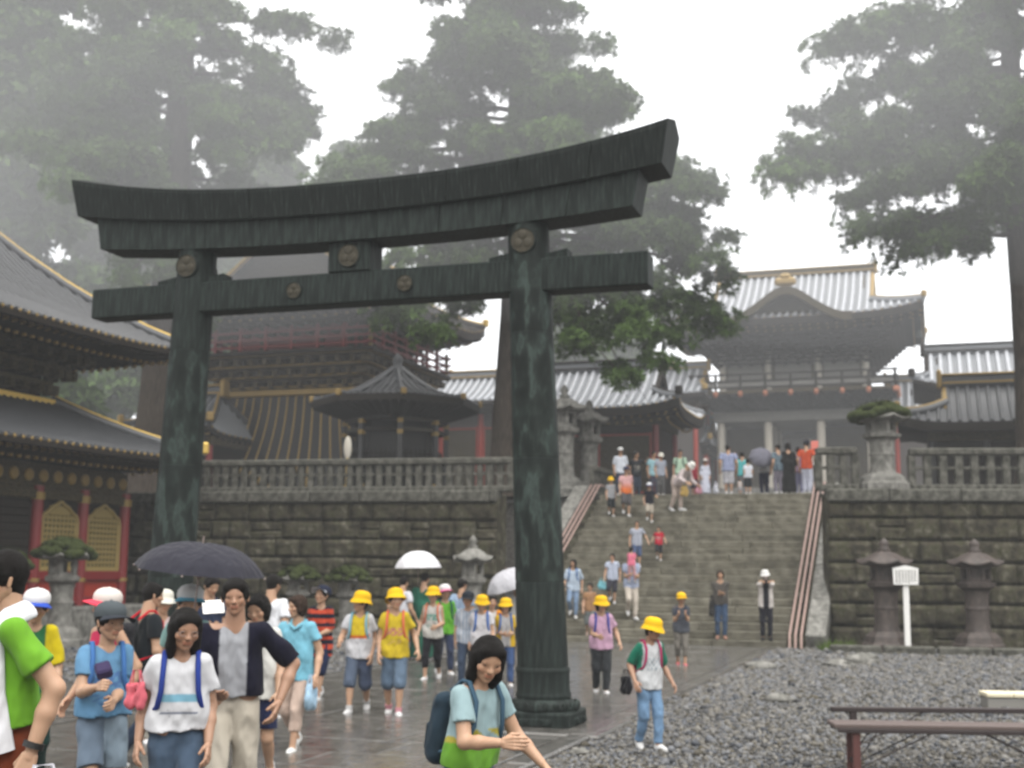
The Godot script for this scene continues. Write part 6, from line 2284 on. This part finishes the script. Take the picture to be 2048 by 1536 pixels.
	person("boy in yellow cap and dark grey tee gripping his straps", Vector3(2.92, 0.00, -21.66), 0.05, 1.25, {"kid": 1.0, "top": ["tee", Color(.075, .085, .105)], "bottom": ["capri", Color(.17, .16, .14)], "hat": ["cap", Color(.82, .5, .015), Color(.7, .4, .01)], "hands": [Vector3(-.03, -.09, .12), Vector3(-.03, -.09, .12)], "shoes": Color(.55, .12, .14), "pack": ["dark backpack on the boy in grey", Color(.03, .035, .05), Color(.04, .05, .08)], "feet": [Vector3(.042, .0, .07), Vector3(-.042, .015, -.08)]})
	person("woman in grey top and jeans standing with arms crossed on the steps", Vector3(4.54, 0.17, -27.31), 0.00, 1.47, {"top": ["half", Color(.085, .075, .07)], "hem": .5, "bottom": ["long", Color(.05, .085, .15)], "hair": "bob", "hair_color": Color(.03, .018, .012), "hands": [Vector3(-.1, -.14, .1), Vector3(-.1, -.155, .11)], "shoes": Color(.35, .2, .15), "feet": [Vector3(.05, 0, .02), Vector3(-.05, 0, -.01)]})
	person("woman in white hat and pale jacket raising a camera on the steps", Vector3(5.45, 0.17, -27.01), -0.15, 1.47, {"top": ["long", Color(.62, .58, .55), "open", Color(.012, .013, .02)], "hem": .47, "bottom": ["long", Color(.012, .014, .02)], "hat": ["brim", Color(.75, .75, .74)], "hands": [Vector3(-.07, .03, .13), Vector3(-.07, .03, .13)], "shoes": Color(.02, .02, .02), "feet": [Vector3(.05, 0, .02), Vector3(-.05, 0, -.01)]})
	person("person in pale blue tee and jeans coming down beside the pillar", Vector3(1.45, 0.51, -29.05), -0.10, 1.36, {"top": ["half", Color(.48, .58, .7)], "bottom": ["long", Color(.2, .29, .42)], "hair": "long", "pack": ["blue backpack on the person beside the pillar", Color(.03, .1, .3), Color(.03, .12, .35)], "feet": [Vector3(.045, .0, .06), Vector3(-.045, .1, -.04)]})
	person("person in tan T-shirt walking behind the child in pink", Vector3(1.78, 0.17, -28.17), 0.10, 1.19, {"kid": 0.6, "top": ["tee", Color(.34, .19, .1)], "bottom": ["knee", Color(.16, .18, .18)], "hair": "short", "shoes": Color(.4, .3, .25), "feet": [Vector3(.045, .0, .13), Vector3(-.045, .03, -.14)]})
	person("man in pale blue polo and dark shorts on the steps", Vector3(2.38, 0.84, -29.42), -0.15, 1.17, {"top": ["polo", Color(.5, .55, .68)], "bottom": ["knee", Color(.035, .035, .05)], "feet": [Vector3(.045, .0, .06), Vector3(-.045, .1, -.04)]})
	person("man in cream trousers carrying a toddler down the steps", Vector3(2.74, 0.51, -28.62), 0.05, 1.52, {"top": ["tee", Color(.4, .46, .62)], "bottom": ["long", Color(.58, .52, .45)], "hands": [Vector3(-.05, -.17, .15), Vector3(-.05, -.14, .16)], "carry": 1, "feet": [Vector3(.045, .0, .06), Vector3(-.045, .1, -.04)]})
	person("person in grey tee leading a red-shirted child down the steps", Vector3(3.10, 1.68, -30.89), -0.05, 1.16, {"top": ["tee", Color(.42, .45, .53)], "bottom": ["knee", Color(.06, .09, .17)], "hands": [Vector3(.13, -.24, .03), Vector3(.05, -.29, .03)], "feet": [Vector3(.045, .0, .06), Vector3(-.045, .1, -.04)]})
	person("child in red T-shirt held by the hand on the steps", Vector3(3.66, 1.85, -31.06), -0.05, 0.86, {"kid": 1.0, "top": ["tee", Color(.52, .02, .045), "print", Color(.7, .45, .45), Color(.6, .2, .22)], "bottom": ["knee", Color(.02, .02, .025)], "hands": [Vector3(.11, -.23, .04), Vector3(.11, -.2, .02)], "feet": [Vector3(.045, .0, .06), Vector3(-.045, .1, -.04)]})
	person("child in white and navy cap and black tee near the stair head", Vector3(3.66, 2.86, -33.14), 0.10, 1.06, {"kid": 1.0, "top": ["tee", Color(.015, .015, .02)], "bottom": ["knee", Color(.4, .36, .3)], "hat": ["cap", Color(.74, .74, .76), Color(.03, .04, .15)], "hands": [Vector3(.1, -.15, .12), Vector3(.05, -.28, .05)], "feet": [Vector3(.045, .0, .06), Vector3(-.045, .1, -.04)]})
	person("child in yellow hat and grey tee high on the steps", Vector3(2.70, 3.03, -33.78), 0.00, 1.08, {"kid": 1.0, "top": ["tee", Color(.3, .32, .36), "vstripe", Color(.42, .42, .42)], "bottom": ["knee", Color(.015, .016, .02)], "hat": ["brim", Color(.82, .5, .015)], "feet": [Vector3(.045, .0, .06), Vector3(-.045, .1, -.04)]})
	person("person in pink and orange shirt with navy cap high on the steps", Vector3(3.09, 3.03, -33.66), 0.05, 1.35, {"kid": 0.4, "top": ["tee", Color(.72, .42, .42), "fade", Color(.75, .19, .05)], "bottom": ["knee", Color(.09, .085, .09)], "hat": ["cap", Color(.02, .025, .07)], "feet": [Vector3(.045, .0, .06), Vector3(-.045, .1, -.04)]})
	person("stooping person in beige with white hat and yellow bag", Vector3(4.42, 3.20, -33.56), 0.75, 1.53, {"top": ["long", Color(.6, .52, .52)], "bottom": ["long", Color(.52, .43, .38)], "hat": ["brim", Color(.75, .75, .72)], "lean": .85, "hands": [Vector3(.05, -.25, .12), Vector3(.05, -.22, .12)], "feet": [Vector3(.042, .0, .07), Vector3(-.042, .015, -.08)]})
	person("adult in white cap and white shirt behind the pink and orange shirt", Vector3(3.12, 3.70, -35.64), 0.05, 1.39, {"top": ["half", Color(.66, .7, .78)], "bottom": ["long", Color(.05, .06, .1)], "hat": ["cap", Color(.78, .78, .78)], "feet": [Vector3(.05, 0, .02), Vector3(-.05, 0, -.01)], "hands": [Vector3(.035, -.3, .02), Vector3(.035, -.3, .03)]})
	person("person in dark tee with pale print raising an arm", Vector3(3.69, 3.70, -36.93), 0.20, 1.41, {"kid": 0.4, "top": ["tee", Color(.03, .032, .04), "print", Color(.4, .38, .33), Color(.3, .3, .28)], "bottom": ["long", Color(.06, .08, .12)], "hands": [Vector3(.12, .02, .12), Vector3(.04, -.29, .02)], "feet": [Vector3(.05, 0, .02), Vector3(-.05, 0, -.01)]})
	person("person in white hat and slate blue top by the stooping figure", Vector3(4.23, 3.70, -35.38), 0.25, 1.22, {"top": ["tee", Color(.36, .39, .46)], "bottom": ["long", Color(.12, .12, .12)], "hat": ["brim", Color(.74, .72, .64)], "feet": [Vector3(.05, 0, .02), Vector3(-.05, 0, -.01)], "hands": [Vector3(.035, -.3, .02), Vector3(.035, -.3, .03)]})
	person("person in aqua shirt turned away near the stair head", Vector3(4.15, 3.70, -36.35), 0.20, 1.36, {"top": ["tee", Color(.35, .58, .64)], "bottom": ["long", Color(.1, .1, .14)], "feet": [Vector3(.05, 0, .02), Vector3(-.05, 0, -.01)], "hands": [Vector3(.035, -.3, .02), Vector3(.035, -.3, .03)]})
	person("person in mint green top with dark straps near the stair head", Vector3(4.86, 3.70, -35.91), -0.10, 1.38, {"top": ["tee", Color(.5, .68, .52)], "bottom": ["knee", Color(.12, .2, .28)], "pack": ["dark-strapped backpack on the mint green top", Color(.03, .05, .05), Color(.04, .06, .05)], "feet": [Vector3(.05, 0, .02), Vector3(-.05, 0, -.01)], "hands": [Vector3(.035, -.3, .02), Vector3(.035, -.3, .03)]})
	person("child in dark red top beside the mint green top", Vector3(5.18, 3.70, -35.38), 0.10, 1.03, {"kid": 1.0, "top": ["tank", Color(.3, .03, .05)], "bottom": ["knee", Color(.03, .03, .05)], "feet": [Vector3(.05, 0, .02), Vector3(-.05, 0, -.01)], "hands": [Vector3(.035, -.3, .02), Vector3(.035, -.3, .03)]})
	person("child in long white robe-like rain cape at the stair head", Vector3(5.40, 3.70, -34.78), 0.00, 1.01, {"kid": 1.0, "top": ["robe", Color(.62, .65, .76)], "bottom": ["long", Color(.5, .5, .6)], "hat": ["cap", Color(.7, .6, .55), Color(.05, .1, .15)], "feet": [Vector3(.05, 0, .02), Vector3(-.05, 0, -.01)], "hands": [Vector3(.035, -.3, .02), Vector3(.035, -.3, .03)]})
	person("broad man in slate blue tee and white shorts seen from behind", Vector3(6.05, 3.70, -34.77), 3.00, 1.42, {"top": ["tee", Color(.3, .34, .5)], "bottom": ["knee", Color(.58, .58, .62)], "wide": .13, "fat": 1.15, "feet": [Vector3(.05, 0, .02), Vector3(-.05, 0, -.01)], "hands": [Vector3(.035, -.3, .02), Vector3(.035, -.3, .03)]})
	person("person in bright turquoise tee behind the short person in white", Vector3(6.65, 3.70, -35.94), 2.80, 1.34, {"top": ["tee", Color(.12, .5, .52)], "bottom": ["long", Color(.3, .32, .34)], "feet": [Vector3(.05, 0, .02), Vector3(-.05, 0, -.01)], "hands": [Vector3(.035, -.3, .02), Vector3(.035, -.3, .03)]})
	person("short person in white tee and dark shorts seen from behind", Vector3(6.54, 3.70, -34.50), 3.10, 1.01, {"kid": 1.0, "top": ["tee", Color(.66, .69, .76)], "bottom": ["knee", Color(.03, .035, .04)], "fat": 1.1, "feet": [Vector3(.05, 0, .02), Vector3(-.05, 0, -.01)], "hands": [Vector3(.035, -.3, .02), Vector3(.035, -.3, .03)]})
	person("toddler in white top standing beside the slate blue tee", Vector3(6.31, 3.70, -34.47), 3.00, 0.45, {"kid": 1.0, "top": ["tee", Color(.55, .5, .48)], "bottom": ["shorts", Color(.5, .5, .55)], "feet": [Vector3(.05, 0, .02), Vector3(-.05, 0, -.01)], "hands": [Vector3(.035, -.3, .02), Vector3(.035, -.3, .03)]})
	person("person beneath a grey umbrella at the stair head", Vector3(7.08, 3.70, -34.95), 3.10, 1.39, {"top": ["tee", Color(.4, .4, .4)], "bottom": ["long", Color(.03, .035, .07)], "hands": [Vector3(-.02, -.1, .16), Vector3(.03, -.29, .02)], "feet": [Vector3(.05, 0, .02), Vector3(-.05, 0, -.01)]})
	person("person in dark chequered top and mauve trousers beside the grey umbrella", Vector3(7.35, 3.70, -34.33), 3.40, 1.40, {"top": ["tee", Color(.05, .07, .1), "vstripe", Color(.22, .3, .34)], "bottom": ["long", Color(.22, .2, .25)], "feet": [Vector3(.05, 0, .02), Vector3(-.05, 0, -.01)], "hands": [Vector3(.035, -.3, .02), Vector3(.035, -.3, .03)]})
	person("long-haired woman in a black dress seen from behind", Vector3(7.63, 3.70, -34.35), 3.10, 1.45, {"top": ["robe", Color(.012, .012, .014)], "bottom": ["long", Color(.012, .012, .014)], "hair": "long", "feet": [Vector3(.05, 0, .02), Vector3(-.05, 0, -.01)], "hands": [Vector3(.035, -.3, .02), Vector3(.035, -.3, .03)]})
	person("person in mauve top half hidden by the orange-red shirt", Vector3(7.98, 3.70, -34.65), 3.00, 1.37, {"kid": 0.4, "top": ["tee", Color(.35, .24, .36)], "bottom": ["long", Color(.3, .3, .45)], "feet": [Vector3(.05, 0, .02), Vector3(-.05, 0, -.01)], "hands": [Vector3(.035, -.3, .02), Vector3(.035, -.3, .03)]})
	person("man in orange-red shirt and white trousers seen from behind", Vector3(8.05, 3.70, -34.00), 2.60, 1.48, {"top": ["tee", Color(.56, .085, .035)], "bottom": ["wide", Color(.55, .57, .68)], "hat": ["cap", Color(.03, .03, .04)], "wide": .122, "feet": [Vector3(.05, 0, .02), Vector3(-.05, 0, -.01)], "hands": [Vector3(.035, -.3, .02), Vector3(.035, -.3, .03)]})
	person("woman in red sleeveless top and white cap with red peak", Vector3(-2.73, 0.00, -8.70), -0.85, 1.47, {"kid": 0.4, "top": ["tank", Color(.55, .035, .1)], "bottom": ["long", Color(.12, .12, .14)], "hat": ["cap", Color(.72, .66, .62), Color(.75, .06, .1)], "feet": [Vector3(.045, .0, .13), Vector3(-.045, .03, -.14)]})
	person("walker turned away under a big red and black backpack", Vector3(-2.98, 0.00, -10.40), 2.10, 1.50, {"top": ["tee", Color(.015, .016, .022)], "bottom": ["long", Color(.03, .04, .07)], "pack": ["big red and black backpack", Color(.02, .02, .024), Color(.5, .015, .03), 1.25, Color(.5, .012, .025)], "feet": [Vector3(.045, .0, .13), Vector3(-.045, .03, -.14)]})
	person("person in white bucket hat lifting a hand to the face", Vector3(-3.18, 0.00, -11.60), 0.50, 1.38, {"kid": 0.4, "top": ["tee", Color(.6, .5, .5), "print", Color(.55, .2, .3), Color(.5, .4, .4)], "bottom": ["long", Color(.5, .48, .42)], "hat": ["brim", Color(.68, .67, .6)], "hands": [Vector3(-.05, .02, .15), Vector3(.03, -.27, .04)], "feet": [Vector3(.05, 0, .02), Vector3(-.05, 0, -.01)]})
	person("child in white and sky-blue cap under the black umbrella", Vector3(-2.39, 0.00, -9.50), 0.10, 1.46, {"kid": 1.0, "top": ["tee", Color(.3, .52, .5)], "bottom": ["knee", Color(.1, .14, .2)], "hat": ["cap", Color(.76, .77, .78), Color(.15, .5, .7)], "hands": [Vector3(-.02, -.08, .14), Vector3(.04, -.28, .03)], "grip": ["grip", "rest"], "feet": [Vector3(.05, 0, .02), Vector3(-.05, 0, -.01)]})
	person("adult in navy polo reading a sheet of paper", Vector3(-3.13, 0.00, -13.20), 0.40, 1.52, {"top": ["polo", Color(.03, .04, .08)], "bottom": ["long", Color(.07, .07, .08)], "hands": [Vector3(-.06, -.15, .15), Vector3(-.06, -.15, .15)], "nod": .35, "feet": [Vector3(.05, 0, .02), Vector3(-.05, 0, -.01)]})
	person("adult in white tee at the left under the white umbrella", Vector3(-1.85, 0.00, -21.80), 2.30, 1.50, {"top": ["tee", Color(.66, .67, .72)], "bottom": ["long", Color(.25, .22, .22)], "feet": [Vector3(.045, .0, .13), Vector3(-.045, .03, -.14)]})
	person("adult in long dark green coat holding the white umbrella", Vector3(-1.51, 0.00, -22.00), 3.00, 1.54, {"top": ["robe", Color(.022, .115, .075)], "bottom": ["long", Color(.02, .09, .06)], "hands": [Vector3(.04, -.28, .02), Vector3(-.03, -.08, .14)], "grip": ["rest", "grip"], "feet": [Vector3(.05, 0, .02), Vector3(-.05, 0, -.01)]})
	person("dark-haired adult in pale blue shirt walking away below the wall", Vector3(-0.78, 0.00, -20.50), 2.60, 1.48, {"top": ["tee", Color(.3, .4, .55)], "bottom": ["long", Color(.05, .06, .09)], "feet": [Vector3(.045, .0, .13), Vector3(-.045, .03, -.14)]})
	person("boy in dark cap and blue-striped open shirt", Vector3(-0.58, 0.00, -17.60), -0.10, 1.32, {"kid": 1.0, "top": ["half", Color(.55, .58, .62), "vstripe", Color(.28, .36, .48)], "bottom": ["long", Color(.04, .06, .1)], "hat": ["cap", Color(.02, .025, .035)], "feet": [Vector3(.045, .03, -.14), Vector3(-.045, .0, .13)], "toe": [.45, 0.0], "hands": [Vector3(.045, -.29, .09), Vector3(.045, -.29, -.04)]})
	person("child in orange and white top between the white tee and the pillar", Vector3(-0.26, 0.00, -18.60), -0.20, 1.26, {"kid": 1.0, "top": ["half", Color(.62, .6, .58), "side", Color(.7, .26, .03)], "bottom": ["long", Color(.06, .08, .13)], "feet": [Vector3(.045, .0, .13), Vector3(-.045, .03, -.14)]})
	person("walker behind the bronze pillar under the silver umbrella", Vector3(0.11, 0.00, -20.40), 2.90, 1.52, {"top": ["tee", Color(.5, .5, .5)], "bottom": ["long", Color(.05, .05, .07)], "hands": [Vector3(.04, -.28, .02), Vector3(-.03, -.06, .14)], "feet": [Vector3(.05, 0, .02), Vector3(-.05, 0, -.01)]})
	# the toddler on the arm
	person("toddler in pink carried on the arm of the man in cream trousers", Vector3(2.72, .51 + .78, -28.36), 2.7, .8, {"kid": 1.0, "top": ["tee", Color(.78, .2, .3)], "bottom": ["long", Color(.7, .4, .42)], "feet": [Vector3(.09, .08, .1), Vector3(-.09, .08, .1)], "hands": [Vector3(-.02, -.03, .2), Vector3(-.02, -.03, .2)]})
	umbrella("large black umbrella over the child in the white and sky-blue cap", Vector3(-2.22, 1.77, -9.1), Basis.from_euler(Vector3(.06, 0, -.1)), .475, .2, Color(.035, .034, .045), .72)
	umbrella("bright white umbrella below the retaining wall", Vector3(-1.62, 1.91, -22.1), Basis.from_euler(Vector3(.0, .2, .03)), .41, .29, Color(.8, .8, .84), .7)
	umbrella("silver grey umbrella half hidden by the bronze pillar", Vector3(-.06, 1.6, -20.3), Basis.from_euler(Vector3(.1, .2, .35)), .42, .27, Color(.5, .5, .54), .6)
	umbrella("grey umbrella tilted back at the head of the stairs", Vector3(6.96, 4.86, -34.45), Basis.from_euler(Vector3(.95, 0, -.05)), .36, .2, Color(.17, .17, .21), .5)
	carried("plastic_bag", "white plastic bag in the hand of the youth in green", "bag", Vector3(-1.79, .67, -4.98), Vector3(.22, .26, .14), Color(.62, .62, .68), true, 1)
	carried("plastic_bag", "blue and white plastic bag held by the woman in turquoise", "bag", Vector3(-1.72, .5, -11.15), Vector3(.24, .28, .14), Color(.38, .56, .72), true, 2)
	carried("shoulder_bag", "black bag at the hip of the child in pale jeans", "bag", Vector3(1.06, .58, -11.6), Vector3(.16, .21, .1), Color(.012, .012, .016), true, 3)
	carried("pouch", "pink pouch at the hip of the long-haired girl in white", "bag", Vector3(-1.99, .92, -6.84), Vector3(.13, .2, .09), Color(.72, .16, .2), true, 4)
	carried("shoulder_bag", "yellow bag hanging from the stooping person in beige", "bag", Vector3(4.62, 3.72, -33.35), Vector3(.24, .34, .1), Color(.55, .38, .12), true, 5)
	carried("shoulder_bag", "large black shoulder bag of the woman with crossed arms", "bag", Vector3(4.33, .83, -27.2), Vector3(.3, .42, .12), Color(.022, .02, .022), true, 6)
	carried("plastic_bag", "white carrier bag standing on the landing", "bag", Vector3(5.66, 3.86, -34.6), Vector3(.26, .32, .18), Color(.66, .68, .75), true, 7)
	carried("plastic_bag", "pink carrier bag standing on the landing", "bag", Vector3(5.2, 3.83, -34.65), Vector3(.2, .24, .14), Color(.62, .3, .38), true, 8)
	carried("plastic_bag", "turquoise bag held by the man in the pale blue polo", "bag", Vector3(2.13, 1.27, -29.3), Vector3(.2, .26, .1), Color(.2, .5, .58), true, 9)
	var g := G.new()
	g.box(Transform3D(), Vector3(.09, .06, .12), .012)
	var o := obj("case", g, tinted(Color(.04, .03, .08)))
	o.transform = Transform3D(Basis.from_euler(Vector3(.4, .5, .3)), Vector3(-2.36, 1.0, -7.44))
	tag(o, "small dark case in the hands of the boy in sky blue", "case")
	g = G.new()
	g.box(Transform3D(), Vector3(.21, .004, .16), .001)
	o = obj("paper_sheet", g, M.white_paint)
	o.transform = Transform3D(Basis.from_euler(Vector3(.9, .4, .1)), Vector3(-3.02, 1.2, -12.93))
	tag(o, "white sheet of paper held by the adult in navy", "paper")
	var cm := thing("small_camera", "small dark camera raised by the woman in the pale jacket", "camera", Vector3(5.42, 1.47, -26.81), -.15)
	g = G.new()
	g.box(Transform3D(), Vector3(.11, .07, .04), .008)
	obj("camera_body", g, M.black_lacquer, cm)
	g = G.new()
	g.lathe([Vector2(.025, 0), Vector2(.025, .03), Vector2(.018, .03)], 14, Transform3D(Basis(Vector3.RIGHT, PI / 2), Vector3(0, 0, .015)))
	obj("camera_lens", g, M.steel, cm)
